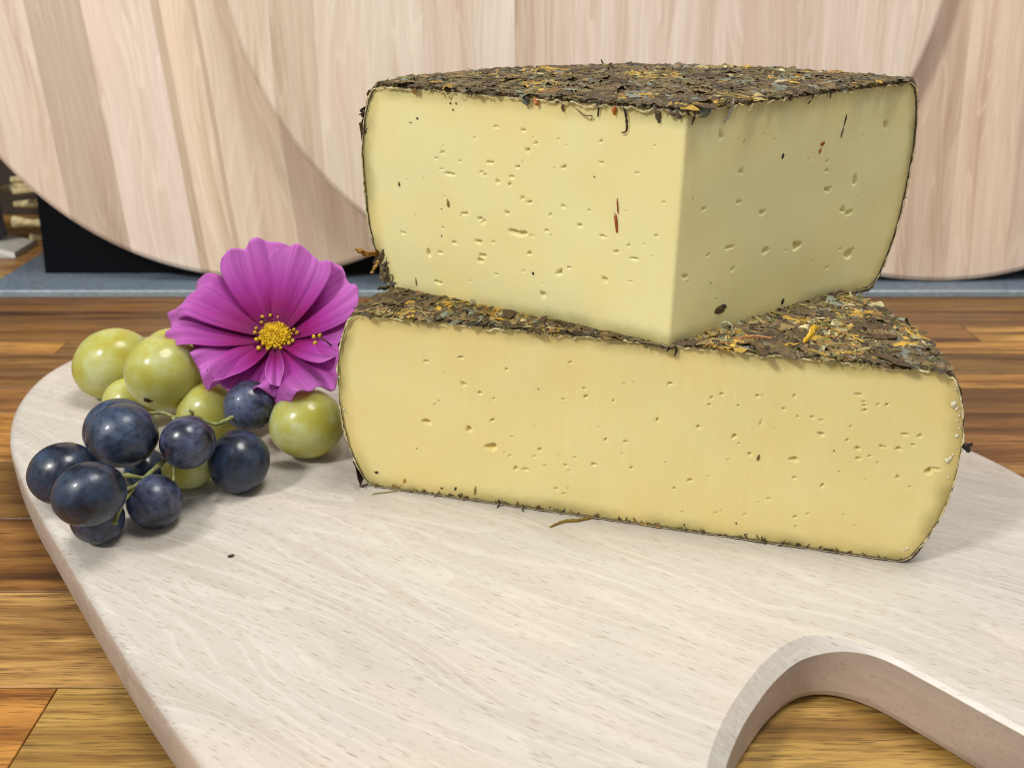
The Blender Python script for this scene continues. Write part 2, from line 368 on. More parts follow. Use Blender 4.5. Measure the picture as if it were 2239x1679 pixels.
stand = thing('appliance_foot', 'blue-grey upright with a pale wedge foot at the left picture edge', 'stand', (-330, 560, 0))
V, F = box(-372, -318, 548, 562, 6, 92, 1.5); mk('upright', V, F, mat_simple('blue_grey_metal', lin(120, 130, 146), 0.35, 0.2, 0.1, 0.5), stand, smooth=False)
V = [(-372, 536, 0.3), (-302, 536, 0.3), (-302, 566, 0.3), (-372, 566, 0.3), (-372, 538, 13), (-334, 538, 11), (-303, 538, 3.2), (-372, 564, 13), (-334, 564, 11), (-303, 564, 3.2)]
F = [(0, 1, 6, 5, 4), (3, 7, 8, 9, 2), (4, 5, 8, 7), (5, 6, 9, 8), (1, 2, 9, 6), (0, 4, 7, 3), (3, 2, 1, 0)]
mk('foot', V, F, mat_simple('pale_foot', lin(206, 202, 192), 0.4, 0.15, 0.1), stand, smooth=False)
wall = NT('brown_wall'); wn = wall.noise(wall.obj(False), 0.03, 3); wall.set(Base_Color=wall.ramp(wn, [(0.3, lin(52, 42, 34)), (0.7, lin(76, 62, 50))]), Roughness=0.8)
V, F = box(-620, 620, 640, 660, -38, 700); wl = mk('back_wall', V, F, wall.m, base=(0, 650, 0), smooth=False); wl['kind'] = 'structure'

# ------------------------------------------------------------------ serving board with handle opening
outer = [(-62.9, 134.8), (-85.5, 160.6), (-106.7, 186.6), (-134.5, 221.5), (-152, 244.2), (-171.5, 273.9), (-182.4, 302), (-184.5, 328.5), (-176, 351.6), (-162, 365.2), (-144.5, 373.9),
         (-100, 381), (-40, 377), (30, 357), (90, 326), (130, 296), (151.9, 270.7), (164, 248), (176, 215), (188, 165), (190, 110), (172, 60), (130, 28), (80, 20), (35, 35), (-5, 70), (-36, 104)]
hole = [(42.6, 133.6), (48.6, 146.2), (55.0, 155.6), (61.5, 163.4), (68.5, 169.4), (75, 171.6), (81.6, 170.6), (88.2, 166.6), (95.5, 159.0), (103.0, 150.5), (112, 140.0), (122, 124), (124, 106), (112, 90), (90, 80), (66, 80), (46, 92), (35.5, 110)]
def closed_cr(pts, n=12):
    P = [Vector((*p, 0)) for p in pts]; N = len(P); out = []
    for i in range(N):
        p0, p1, p2, p3 = P[i-1], P[i], P[(i+1) % N], P[(i+2) % N]
        for k in range(n):
            t = k/n; q = 0.5*((2*p1)+(p2-p0)*t+(2*p0-5*p1+4*p2-p3)*t*t+(3*p1-p0-3*p2+p3)*t**3); out.append((q.x, q.y))
    return out
cu = bpy.data.curves.new('serving_board', 'CURVE'); cu.dimensions = '2D'; cu.fill_mode = 'BOTH'
for pts in (outer, hole):
    q = closed_cr(pts); s = cu.splines.new('POLY'); s.points.add(len(q)-1); s.use_cyclic_u = True
    for k, (x, y) in enumerate(q): s.points[k].co = (x*MM, (y-230)*MM, 0, 1)
BV = 3.4
cu.extrude = (TB/2-BV)*MM; cu.bevel_depth = BV*MM; cu.bevel_resolution = 2; cu.offset = -BV*MM
tmp = bpy.data.objects.new('tmp_curve', cu); COL.objects.link(tmp)
dg = bpy.context.evaluated_depsgraph_get(); dg.update()
me = bpy.data.meshes.new_from_object(tmp.evaluated_get(dg)); bpy.data.objects.remove(tmp)
me.name = 'serving_board'; me.materials.clear()
me.materials.append(mat_beech('beech_board', math.radians(-29), lin(195, 190, 181), lin(188, 181, 171), lin(174, 164, 153), 0.66, False, 0.34, 1.0, blot_amt=0.2))
for v in me.vertices: v.co.z += TB/2*MM
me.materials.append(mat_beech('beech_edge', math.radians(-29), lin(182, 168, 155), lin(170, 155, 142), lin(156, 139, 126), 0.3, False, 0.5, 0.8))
HP = np.array(closed_cr(hole)); OP = np.array(closed_cr(outer)); HPd = np.array(closed_cr(hole, 60))
for v in me.vertices:                         # the handle opening has a flat chamfer, the outer rim a round one
    q = np.array([v.co.x/MM, v.co.y/MM+230])
    d2 = ((HPd-q)**2).sum(1); ih = d2.argmin(); dh = math.sqrt(d2[ih])
    if v.co.z > (TB-BV-0.01)*MM and dh < BV+0.4 and v.co.z < (TB-0.001)*MM: v.co.z = (TB-(BV-min(BV, dh)))*MM
    if v.co.z > (TB-BV-0.02)*MM and dh < BV+0.15:      # the chamfer runs out along the right arm
        t_ = min(1, max(0, (q[0]-70)/18)); fk_ = 1-0.7*t_*t_*(3-2*t_); w_ = HPd[ih]
        v.co.x = (w_[0]+(q[0]-w_[0])*fk_)*MM; v.co.y = (w_[1]+(q[1]-w_[1])*fk_-230)*MM; v.co.z = TB*MM-(TB*MM-v.co.z)*fk_
bmb = bmesh.new(); bmb.from_mesh(me); bmesh.ops.remove_doubles(bmb, verts=bmb.verts, dist=1e-6)
bmesh.ops.delete(bmb, geom=[f for f in bmb.faces if all(v.co.z > (TB-0.02)*MM for v in f.verts)], context='FACES_ONLY')
bmesh.ops.triangle_fill(bmb, use_beauty=True, use_dissolve=False, edges=[e for e in bmb.edges if len(e.link_faces) == 1 and all(v.co.z > (TB-0.02)*MM for v in e.verts)])
loose = [e for e in bmb.edges if not e.link_faces]; bmesh.ops.delete(bmb, geom=loose, context='EDGES')
for f_ in bmb.faces:
    if f_.normal.z < 0 and all(v.co.z > (TB-0.02)*MM for v in f_.verts): f_.normal_flip()
bmb.to_mesh(me); bmb.free(); me.update()
for p in me.polygons:
    c = np.array([p.center.x/MM, p.center.y/MM+230]); inhole = ((HP-c)**2).sum(1).min() < ((OP-c)**2).sum(1).min()
    p.use_smooth = abs(p.normal.z) < 0.995 and not inhole
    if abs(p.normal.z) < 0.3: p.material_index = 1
sb = bpy.data.objects.new('serving_board', me); COL.objects.link(sb); sb.location = (0, 230*MM, 0.15*MM)
tag(sb, 'pale beech serving board with rounded end and a cut-out handle, under the cheese', 'serving board')

# ------------------------------------------------------------------ cheese
EYE_LOW = [(-46.8, 46.0, 0.66, 0.28), (-46.3, 37.8, 0.54, 0.4), (-41.6, 35.6, 0.43, 0.34), (-57.8, 24.4, 0.9, 0.6), (-45.0, 23.5, 0.77, 0.53), (-38.3, 18.5, 1.65, 0.72), (-23.9, 19.8, 0.43, 0.35), (-31.0, 12.5, 0.44, 0.42), (-28.0, 12.6, 1.22, 0.24), (-15.7, 48.0, 0.3, 0.22), (-8.1, 17.2, 0.73, 0.29), (-11.2, 38.1, 0.45, 0.35), (-11.5, 40.6, 0.3, 0.23), (11.4, 44.8, 0.57, 0.31), (8.8, 33.6, 0.34, 0.38), (-5.1, 25.5, 0.36, 0.28), (0.6, 25.8, 0.55, 0.23), (2.6, 17.6, 0.41, 0.32), (-38.0, 27.3, 0.38, 0.41), (-37.4, 34.3, 0.27, 0.2), (-33.6, 43.9, 0.36, 0.22), (-16.1, 15.8, 0.32, 0.25), (25.1, 43.5, 0.45, 0.28), (34.2, 44.1, 0.34, 0.27), (43.3, 45.0, 0.29, 0.23), (58.8, 47.5, 0.5, 0.27), (65.8, 45.4, 0.36, 0.27), (60.8, 43.2, 0.37, 0.3), (22.1, 40.0, 0.3, 0.24), (48.5, 39.6, 0.29, 0.23), (50.8, 39.1, 0.47, 0.17), (58.1, 38.2, 0.23, 0.19), (19.9, 33.0, 0.46, 0.29), (29.5, 31.4, 0.45, 0.47), (51.4, 35.0, 0.48, 0.39), (71.2, 37.7, 0.59, 0.27), (74.9, 37.8, 0.36, 0.33), (60.9, 32.1, 0.52, 0.34), (73.8, 35.0, 0.41, 0.22), (70.6, 33.4, 0.6, 0.33), (61.3, 29.2, 0.43, 0.28), (34.1, 26.5, 0.35, 0.29), (45.6, 26.6, 1.18, 0.41), (19.0, 16.1, 0.58, 0.28), (46.3, 21.1, 0.4, 0.24), (71.7, 25.1, 0.42, 0.23), (78.7, 27.9, 0.82, 0.56), (80.4, 28.9, 0.82, 0.22), (37.9, 12.3, 0.67, 0.12), (48.0, 9.1, 0.51, 0.25), (51.2, 10.5, 0.35, 0.18), (53.7, 19.8, 0.34, 0.29), (35.8, 36.0, 0.15, 1.42), (64.0, 30.3, 0.28, 0.24), (57.9, 34.2, 0.28, 0.24)]
EYE_UL = [(69.4, 100.1, 0.67, 0.24), (71.3, 98.3, 0.41, 0.23), (63.7, 98.3, 0.39, 0.23), (54.3, 98.9, 0.76, 0.26), (42.6, 103.3, 0.48, 0.36), (40.2, 105.3, 0.59, 0.18), (45.4, 98.7, 0.61, 0.26), (55.8, 95.5, 0.38, 0.23), (47.4, 95.9, 0.68, 0.21), (51.6, 94.1, 0.57, 0.32), (47.8, 93.8, 0.5, 0.27), (66.9, 94.5, 1.21, 0.28), (31.8, 100.1, 0.46, 0.35), (21.3, 102.3, 0.6, 0.22), (21.6, 107.5, 0.33, 0.24), (43.8, 108.2, 0.77, 0.25), (52.2, 108.4, 0.62, 0.2), (44.0, 90.7, 0.37, 0.37), (41.8, 89.8, 0.74, 0.27), (48.6, 86.0, 0.57, 0.38), (62.6, 83.9, 0.81, 0.28), (56.4, 82.5, 0.66, 0.39), (35.5, 87.2, 0.36, 0.22), (26.8, 85.6, 0.52, 0.32), (44.9, 80.9, 1.77, 0.5), (40.8, 80.8, 0.62, 0.16), (36.5, 82.9, 0.37, 0.27), (20.2, 83.7, 0.8, 0.26), (58.1, 76.6, 0.74, 0.44), (53.2, 77.2, 0.39, 0.24), (41.7, 75.8, 0.63, 0.34), (75.3, 70.5, 0.51, 0.73), (71.2, 71.4, 0.64, 0.3), (56.8, 72.8, 0.74, 0.41), (57.5, 71.3, 0.68, 0.47), (32.4, 71.9, 0.73, 0.5), (29.4, 73.8, 0.48, 0.22), (37.2, 64.8, 0.76, 0.52), (18.9, 72.3, 0.58, 0.49), (5.5, 86.0, 0.32, 0.21), (11.0, 79.2, 1.27, 0.23), (7.6, 107.7, 0.26, 0.16), (31.7, 89.9, 0.59, 0.26), (24.4, 89.9, 0.34, 0.22), (72.3, 62.2, 1.16, 0.31), (66.2, 75.1, 0.55, 0.33), (16.3, 80.2, 0.45, 0.29), (12.8, 82.4, 0.33, 0.22), (57.3, 83.2, 0.79, 0.34)]
EYE_UR = [(21.2, 99.9, 0.69, 0.41), (21.6, 92.0, 0.71, 0.32), (8.4, 92.2, 0.66, 0.31), (31.5, 87.8, 0.99, 0.44), (67.0, 83.2, 0.88, 0.54), (70.2, 81.8, 0.99, 0.49), (59.0, 90.0, 0.93, 0.52), (70.6, 91.0, 0.78, 0.88), (47.6, 76.0, 1.1, 0.95), (73.4, 69.0, 1.34, 1.22), (34.4, 76.9, 1.2, 0.52), (19.6, 80.4, 1.11, 0.27), (4.0, 75.6, 0.82, 0.38), (81.6, 105.4, 1.0, 0.8), (12.4, 109.7, 0.58, 0.72), (56.8, 95.5, 0.55, 0.24), (22.0, 74.4, 0.41, 0.2)]
DK, RD, OL, BR, YL = (60, 50, 30), (168, 86, 26), (140, 124, 40), (128, 92, 40), (196, 150, 40)
FLK_LOW = [(-75.1, 4.5, 0.66, 0.39, DK), (-49.7, 2.6, 0.4, 0.89, DK), (-43.5, 2.9, 0.34, 1.58, OL), (-54.0, 31.8, 0.17, 0.17, DK), (-24.5, 39.0, 0.15, 0.15, DK), (-61.5, 14.9, 0.23, 0.19, OL), (36.4, 25.8, 0.35, 1.0, BR), (32.8, 4.4, 0.26, 0.32, DK), (18.6, 1.4, 0.16, 0.45, DK), (55.1, 30.7, 0.17, 0.2, BR), (-66.0, 3.0, 0.5, 1.0, YL), (-54, 2.3, .6, .5, BR)]
FLK_UL = [(16.5, 87.7, 0.56, 2.82, RD), (16.3, 91.9, 0.19, 2.27, RD), (68.0, 86.2, 0.48, 1.25, OL), (84.9, 89.5, 0.33, 0.69, BR), (80.3, 61.1, 0.3, 1.51, OL), (40.4, 70.4, 0.41, 0.51, DK), (77.3, 108.5, 0.54, 0.37, DK), (79.7, 107.2, 0.48, 0.24, BR), (66.3, 113.3, 0.29, 0.23, DK), (64.5, 113.4, 0.38, 0.26, OL), (65.5, 111.7, 0.26, 0.23, DK), (70.6, 76.5, 0.18, 0.24, DK), (23.1, 98.6, 0.14, 0.25, DK), (70.3, 84.3, 0.17, 0.14, DK)]
FLK_UR = [(36.9, 101.8, 0.5, 0.79, DK), (53.1, 103.2, 1.1, 0.7, RD), (52.4, 101.4, 0.6, 0.71, (190, 110, 40)), (61.6, 108.4, 0.27, 1.89, DK), (61.1, 105.3, 0.5, 1.64, (120, 100, 84)), (18.5, 63.6, 2.6, 1.3, (88, 72, 36)), (19.6, 64.2, 1.2, 0.8, DK), (45.0, 60.2, 0.65, 0.94, DK), (13.6, 72.1, 0.24, 0.22, DK)]
RIND = mat_rind(); FLAKE = mat_flake_attr()
CREAM = mat_simple('rind_cream', lin(222, 208, 160), 0.6, 0.4, 1.2, 0.3)
PAL = [(lin(106, 86, 58), 30), (lin(84, 66, 44), 22), (lin(124, 103, 66), 18), (lin(110, 104, 50), 18), (lin(154, 136, 86), 17), (lin(186, 148, 56), 12), (lin(146, 106, 56), 7), (lin(118, 122, 108), 8), (lin(196, 184, 140), 3), (lin(64, 52, 36), 12)]
PALW = np.array([p[1] for p in PAL], float); PALW /= PALW.sum()
LEAFMAT = [mat_simple('dried_herb', PAL[i][0], 0.62, 0.5, 0.8, 0.35, 0.4) for i in range(len(PAL))]
fleckmats = {}
def fleck_mat(c):
    if c not in fleckmats: fleckmats[c] = mat_simple('herb_fleck', lin(*c), 0.45, 0.5, 1.5, 0.4)
    return fleckmats[c]
def flake_shape(kind, L, Wd, rnd):
    """flat-ish curled flake around the origin, returns verts, faces"""
    n = 4 if kind != 'leaf' else 5
    V = []; F = []
    cu_, tw = rnd.uniform(-0.2, 0.22), rnd.uniform(-0.2, 0.2); bend = rnd.uniform(-0.35, 0.35)
    for i in range(n):
        s = i/(n-1)-0.5
        wd = Wd*(0.35+0.65*math.sin(math.pi*min(1, max(0, s+0.5))*0.9+0.25))*rnd.uniform(0.7, 1.2)
        z = cu_*L*s*s*0.7; yo = bend*L*(s*s*2)
        V += [(s*L, yo-wd/2, z+tw*wd*s+rnd.uniform(-.1, .1)*Wd), (s*L+rnd.uniform(-.1, .1)*L, yo, z+Wd*0.14*rnd.uniform(-1, 1.5)), (s*L, yo+wd/2, z-tw*wd*s+rnd.uniform(-.1, .1)*Wd)]
    for i in range(n-1):
        for j in range(2):
            a = i*3+j; F.append((a, a+3, a+4, a+1))
    return V, F
class Cheese:
    def __init__(s, root, centre, a0, a1, zb, zt, prof, paste, droop=0.0):
        s.root, s.c, s.a0, s.a1, s.zb, s.zt, s.paste, s.droop = root, np.array(centre, float), a0, a1, zb, zt, paste, droop
        s.pz = np.array([p[0] for p in prof], float); s.pr = np.array([p[1] for p in prof], float)
    def R(s, z): return np.interp(z, s.pz, s.pr)
    def face(s, ang, half, eyes, outward, seed, step=0.31):
        """dense cut face; u runs along the cut from the axis, z up"""
        nz_ = int((s.zt-s.zb)/step); zs = np.linspace(s.zb, s.zt, nz_)
        Rm = s.pr.max(); nu = int((2 if half else 1)*Rm/step); us = np.linspace(-1 if half else 0, 1, nu)
        U, Z = np.meshgrid(us, zs, indexing='ij'); Rr = s.R(Z); u = U*Rr
        zb_eff = s.zb-s.droop*(np.abs(u)/Rm)**2
        Zw = zb_eff+(Z-s.zb)*(s.zt-zb_eff)/(s.zt-s.zb)
        d = np.zeros_like(u)
        for (eu, ez, ru, rv) in eyes:
            ru, rv = ru*1.2, rv*1.35
            m = (np.abs(u-eu) < ru*1.6) & (np.abs(Zw-ez) < rv*1.6)
            if not m.any(): continue
            q = ((u[m]-eu)/ru)**2+((Zw[m]-ez)/rv)**2
            aa = np.arctan2(Zw[m]-ez, u[m]-eu); sd = eu*1.7+ez*0.9
            q = q*(1+0.35*np.sin(2*aa+sd)+0.25*np.sin(3*aa+sd*2.3)+0.15*np.sin(5*aa+sd*3.1))
            prof = np.clip(1.15-q, 0, 1)**0.6*np.clip(0.72+0.42*(Zw[m]-ez)/rv, 0.25, 1.1)
            d[m] = np.maximum(d[m], prof*min(2.6, 2.3*min(ru, rv)+0.4))
        e = np.array([math.cos(ang), math.sin(ang), 0]); n = np.array([e[1], -e[0], 0])*outward
        wav = np.array([[nz(u[i, j]*0.05+seed, Zw[i, j]*0.05)*0.35+nz(u[i, j]*0.5, Zw[i, j]*0.08+seed)*0.05 for j in range(0, nz_)] for i in range(nu)])
        fade = np.clip(np.minimum.reduce([Rr-np.abs(u), Zw-zb_eff, s.zt-Zw, (np.abs(u) if not half else np.full_like(u, 9))])/3, 0, 1)
        P = s.c+u[..., None]*e+(wav*fade-d)[..., None]*n; P[..., 2] = Zw+s.c[2]
        if not half:                                   # the knife leaves a soft, slightly ragged front corner
            am = (s.a0+s.a1)/2; inb = np.array([math.cos(am), math.sin(am), 0])
            rag = np.array([[0.22+0.2*nz(zz*0.22, 3.0)+0.06*nz(zz*1.3, 9.0) for zz in zs]])
            P = P+(np.clip(1-u/0.6, 0, 1)**2*np.maximum(0.05, rag))[..., None]*inb
        dist = np.minimum.reduce([Rr-np.abs(u), Zw-zb_eff, s.zt-Zw])
        F = grid_faces(nu, nz_, 0, outward*1 < 0)
        return P.reshape(-1, 3), F, dist.reshape(-1)
    def hull(s, inset=0.12):
        """side, top and bottom of the paste under the rind"""
        na = 64; zs = np.linspace(s.zb, s.zt, 40); A = np.linspace(s.a0, s.a1, na); V = []; F = []; D = []
        Rm = s.pr.max()
        def ring(r, z, a):
            zz = z-s.droop*(r/Rm)**2*(s.zt-z)/(s.zt-s.zb); V.append((s.c[0]+r*math.cos(a), s.c[1]+r*math.sin(a), s.c[2]+zz)); D.append(0.0)
        for z in zs:
            for a in A: ring(float(s.R(z)), z, a)
        F += grid_faces(len(zs), na, 0, True)
        for z, fl in ((s.zb, True), (s.zt, False)):
            o = len(V)
            for r in np.linspace(0, float(s.R(z)), 12):
                for a in A: ring(r, z, a)
            F += grid_faces(12, na, o, fl)
        return np.array(V), F, np.array(D)
    def build_paste(s, faces):
        V, F, D = s.hull()
        for (fv, ff, fd) in faces:
            F = F+[tuple(i+len(V) for i in f) for f in ff]; V = np.vstack([V, fv]); D = np.concatenate([D, fd])
        o = mk('paste', V, F, s.paste, s.root)
        at = o.data.attributes.new('rind_dist', 'FLOAT', 'POINT'); at.data.foreach_set('value', D.astype(np.float32)); return o
    def path(s, off):
        """outline of the wheel's cross section from bottom centre round to top centre, offset outwards"""
        P = []
        rb, rt = float(s.R(s.zb)), float(s.R(s.zt)); Rm = s.pr.max()
        for r in np.linspace(0, rb, 34)[:-1]: P.append((r, s.zb-off))
        for z in np.linspace(s.zb, s.zt, 34):
            k = (z-s.zb)/(s.zt-s.zb); P.append((float(s.R(z))+off*(0.75-0.55*math.sin(math.pi*k)), z+off*(2*k-1)*(1 if k in (0, 1) else abs(2*k-1)**6)))
        for r in np.linspace(rt, 0, 44)[1:]: P.append((r, s.zt+off))
        return [(r, z-s.droop*(r/Rm)**2*(s.zt-z)/(s.zt-s.zb)) for r, z in P]
    def build_rind(s, th, seed):
        po, pi = s.path(th), s.path(0.06); J = len(po); A = np.linspace(s.a0, s.a1, 150); na = len(A); V = []
        for pp, amp in ((po, 0.42), (pi, 0.0)):
            for j, (r, z) in enumerate(pp):
                for i, a in enumerate(A):
                    x, y = math.cos(a), math.sin(a); rr, zz = r, z
                    sgn = 1 if z > s.zt-0.5 else (-0.6 if z < s.zb+1.0 else 0)
                    if amp:
                        k = nz(x*r*0.3+seed, y*r*0.3, z*0.3)+0.6*nz(x*r*0.9, y*r*0.9+seed, z*0.9)
                        if sgn: zz += sgn*amp*k
                        else: rr += amp*k
                    p = np.array([s.c[0]+rr*x, s.c[1]+rr*y, s.c[2]+zz])
                    ends = 1 if i == 0 else (-1 if i == na-1 else 0)
                    if ends and amp:
                        nrm = np.array([math.sin(a), -math.cos(a), 0])*ends
                        p = p+nrm*(0.35+0.5*nz(r*0.45+seed, z*0.45, 7+i))
                        if sgn > 0: p[2] -= max(-0.5, 1.5*nz(r*0.22, seed, i*1.0)+1.1*nz(r*0.7, seed+4, i*1.0))
                    V.append(p)
        F = grid_faces(J, na, 0, True)+grid_faces(J, na, J*na, False)
        for j in range(J-1):
            for i, fl in ((0, False), (na-1, True)):
                q = (j*na+i, (j+1)*na+i, J*na+(j+1)*na+i, J*na+j*na+i); F.append(q if not fl else q[::-1])
        return mk('rind', V, F, RIND, s.root)
    def build_edge(s, seed, seed0):
        """crumbly cream line where the knife left the rind, one per cut end"""
        for a, sg in ((s.a0, 1), (s.a1, -1)):
            n = np.array([math.sin(a), -math.cos(a), 0])*sg; P = []; Rd = []
            for (r, z) in s.path(0.15)[(0):]:
                P.append((r, z))
            q = smooth_path([(r, z, 0) for r, z in P], 4)
            pts = []; rad = []
            for v in q:
                j1, j2 = nz(v.x*0.7+seed, v.y*0.7, 1), nz(v.x*0.5, v.y*0.6+seed, 5)
                side = 1 if s.zb+2 < v.y < s.zt-2 else 0
                r = v.x+(j1*0.30*(1 if side else 0.3)); wv = 1.5*nz(v.x*0.22, seed0, 0 if sg > 0 else 149.0)+1.1*nz(v.x*0.7, seed0+4, 0 if sg > 0 else 149.0)
                z = v.y+(0 if side else j1*0.3)-((0.25+max(-0.3, wv)) if v.y > s.zt-1 else -0.1)
                p = s.c+np.array([r*math.cos(a), r*math.sin(a), z])+n*(0.70+0.25*j2)
                p[2] = s.c[2]+z; pts.append(tuple(p)); rad.append(0.05 if v.y < s.zb+0.4 else max(0.04, 0.15+0.32*nz(v.x*0.33, v.y*0.33, seed)+0.14*nz(v.x*1.3, v.y*1.3, seed)))
            V, F = tube(pts, rad, 5); mk('rind_edge', V, F, CREAM, s.root)
    def fleck(s, ang, outward, u, z, ru, rv, col, seed):
        e = np.array([math.cos(ang), math.sin(ang), 0]); n = np.array([e[1], -e[0], 0])*outward
        rnd = random.Random(seed); N = 12; V = []
        c0 = s.c+e*u; c0 = np.array([c0[0], c0[1], s.c[2]+z])
        for ring, (k, h) in enumerate(((1.15, -0.15), (0.9, 0.16), (0.45, 0.3))):
            for i in range(N):
                t = 2*math.pi*i/N; w_ = rnd.uniform(0.6, 1.15)*k
                V.append(c0+e*(ru*w_*math.cos(t)+0.25*rv*math.sin(t)*0.4)+np.array([0, 0, 1])*(rv*w_*math.sin(t))+n*(h+rnd.uniform(-.06, .06)))
        V.append(c0+n*0.28); F = []
        for r in range(2):
            for i in range(N): F.append((r*N+i, r*N+(i+1) % N, (r+1)*N+(i+1) % N, (r+1)*N+i))
        for i in range(N): F.append((2*N+i, 2*N+(i+1) % N, 3*N))
        mk('herb_fleck', V, F, fleck_mat(col), s.root)
    def scatter(s, nsmall, nbig, ntop_bias, seed, big_ok, nedge=750):
        """pressed herbs and petals: the small ones as one crust, the large ones one by one"""
        rnd = random.Random(seed); VV = []; FF = []; CC = []
        def place(top, margin=0.0):
            if top:
                rt = float(s.R(s.zt)); r = rt*math.sqrt(rnd.uniform(0.0, 1.0)); a = rnd.uniform(s.a0, s.a1)
                p = Vector((s.c[0]+r*math.cos(a), s.c[1]+r*math.sin(a), s.c[2]+s.zt+s.th)); n = Vector((0, 0, 1))
            else:
                a = rnd.uniform(s.a0, s.a1); z = rnd.uniform(s.zb, s.zt); r = float(s.R(z))+s.th*0.8
                p = Vector((s.c[0]+r*math.cos(a), s.c[1]+r*math.sin(a), s.c[2]+z)); n = Vector((math.cos(a), math.sin(a), (z-(s.zb+s.zt)/2)*0.02)).normalized()
            return p, n
        def frame(n, tilt):
            n = (n+Vector((rnd.uniform(-tilt, tilt), rnd.uniform(-tilt, tilt), rnd.uniform(-tilt, tilt)))).normalized()
            q = n.to_track_quat('Z', 'Y'); return q @ Matrix.Rotation(rnd.uniform(0, 6.283), 3, 'Z').to_quaternion()
        rt = float(s.R(s.zt))
        for k in range(nsmall+nedge):
            top = rnd.random() < ntop_bias
            p, n = place(top)
            if k >= nsmall:                            # matted ends along the two cut edges
                a, sg = (s.a0, 1) if rnd.random() < 0.5 else (s.a1, -1); r = rnd.uniform(0, rt); inn = abs(rnd.gauss(0, 1.0))-0.45
                cn = Vector((math.sin(a), -math.cos(a), 0))*sg
                p = Vector((s.c[0]+r*math.cos(a), s.c[1]+r*math.sin(a), s.c[2]+s.zt+s.th*0.55))-cn*inn; n = (Vector((0, 0, 1))+cn*rnd.uniform(0, 1.1)).normalized()
                if rnd.random() < 0.3: p.z = s.c[2]+s.zb-s.droop*(r/s.pr.max())**2+(-0.6 if s.zb > 5 else 0.1); n = cn
            ci = rng.choice(len(PAL), p=PALW); kind = 'leaf' if rnd.random() < (0.5 if ci in (0, 1, 2, 7, 9) else 0.08) and k < nsmall else 'shred'
            L = (rnd.uniform(3.0, 8.0) if kind == 'leaf' else rnd.uniform(1.6, 6.5)) if k < nsmall else rnd.uniform(1.0, 3.4); Wd = L*rnd.uniform(0.4, 0.7) if kind == 'leaf' else rnd.uniform(0.25, 0.95)
            V, F = flake_shape(kind, L, Wd, rnd); q = frame(n, 0.06 if k < nsmall else 0.3); o = len(VV); off = rnd.uniform(-0.2, 0.15) if kind == 'leaf' else rnd.uniform(-0.05, 0.45)
            # patches of one kind, as the herbs were pressed on by the handful
            pt = nz(p.x*0.065, p.y*0.065, p.z*0.065+seed)
            if pt > 0.14 and ci in (0, 1, 2) and rnd.random() < 0.7: ci = rng.choice([4, 5, 5, 6, 8, 3])
            if pt < 0.0 and ci in (4, 5, 6, 8): ci = rng.choice([0, 1, 2, 3])
            gk = rnd.uniform(0.55, 1.3)
            for v in V:
                x = q @ Vector(v)+p+n*off; VV.append((x.x, x.y, x.z)); g = gk*rnd.uniform(0.8, 1.15); cc = PAL[ci][0]; CC.append((cc[0]*g, cc[1]*g, cc[2]*g, 1))
            FF += [tuple(i+o for i in f) for f in F]
        o = mk('herb_crust', VV, FF, FLAKE, s.root); o['kind'] = 'stuff'
        at = o.data.color_attributes.new('col', 'FLOAT_COLOR', 'POINT'); at.data.foreach_set('color', np.array(CC, np.float32).reshape(-1))
        lib = []
        for m in range(12):
            rr = random.Random(seed*31+m); big = m % 3 == 0
            V, F = flake_shape('leaf', rr.uniform(7, 12) if big else rr.uniform(4.0, 7.0), rr.uniform(3, 5.0) if big else rr.uniform(0.8, 2.2), rr)
            n_ = len(V); V2 = V+[(x, y, z-0.18) for x, y, z in V]; F2 = F+[tuple(i+n_ for i in f[::-1]) for f in F]
            ci = [0, 5, 4, 1, 3, 7, 2, 6, 4, 1, 5, 3][m]; lib.append(mesh_data('herb_piece', V2, F2, LEAFMAT[ci]))
        k = 0; org = ORG[s.root.name]
        while k < nbig:
            p, n = place(True)
            if not big_ok(p) or math.hypot(p.x-s.c[0], p.y-s.c[1]) > rt-5: continue
            me = lib[rnd.randrange(12)]; o = bpy.data.objects.new('herb_piece', me); COL.objects.link(o); o.parent = s.root
            o.rotation_mode = 'QUATERNION'; o.rotation_quaternion = frame(n, 0.16)
            o.location = [(p[i]+n[i]*rnd.uniform(0.15, 0.5)-org[i])*MM for i in range(3)]; k += 1
LOWPASTE = mat_paste('paste_golden', lin(236, 222, 157), lin(170, 154, 92), lin(237, 213, 141))
UPPASTE = mat_paste('paste_pale', lin(237, 229, 172), lin(172, 161, 102), lin(240, 222, 152))
aL0 = math.radians(-14.76)
low_prof = [(0, 76.2), (1.2, 78.5), (7, 81.3), (13, 83.2), (20, 84.7), (30, 85.2), (39, 84.7), (46, 83.1), (51, 81.4), (54, 79.8), (55.6, 78.0), (56.2, 76.6)]
lc = (31.0, 223.5, TB+0.9)
rl = thing('cheese_half', 'golden half wheel of cheese with herb rind lying directly on the serving board', 'cheese', (31, 240, TB))
C1 = Cheese(rl, lc, aL0, aL0+math.pi, 0.0, 56.0, low_prof, LOWPASTE); C1.th = 0.9
# the half wheel's cut is one plane through the axis: u runs from left to right
def rand_eyes(n, umin, umax, zmin, zmax, seed):
    r = random.Random(seed); return [(r.uniform(umin, umax), r.uniform(zmin, zmax), 0.12+0.5*r.random()**2.5, 0.10+0.16*r.random()**2) for _ in range(n)]
f1 = C1.face(aL0, True, EYE_LOW+rand_eyes(55, -58, 80, 5, 46, 3), 1, 3.3)
C1.build_paste([f1]); C1.build_rind(0.9, 2.0); C1.build_edge(1.7, 2.0)
for k, f in enumerate(FLK_LOW): C1.fleck(aL0, 1, *f, 100+k)
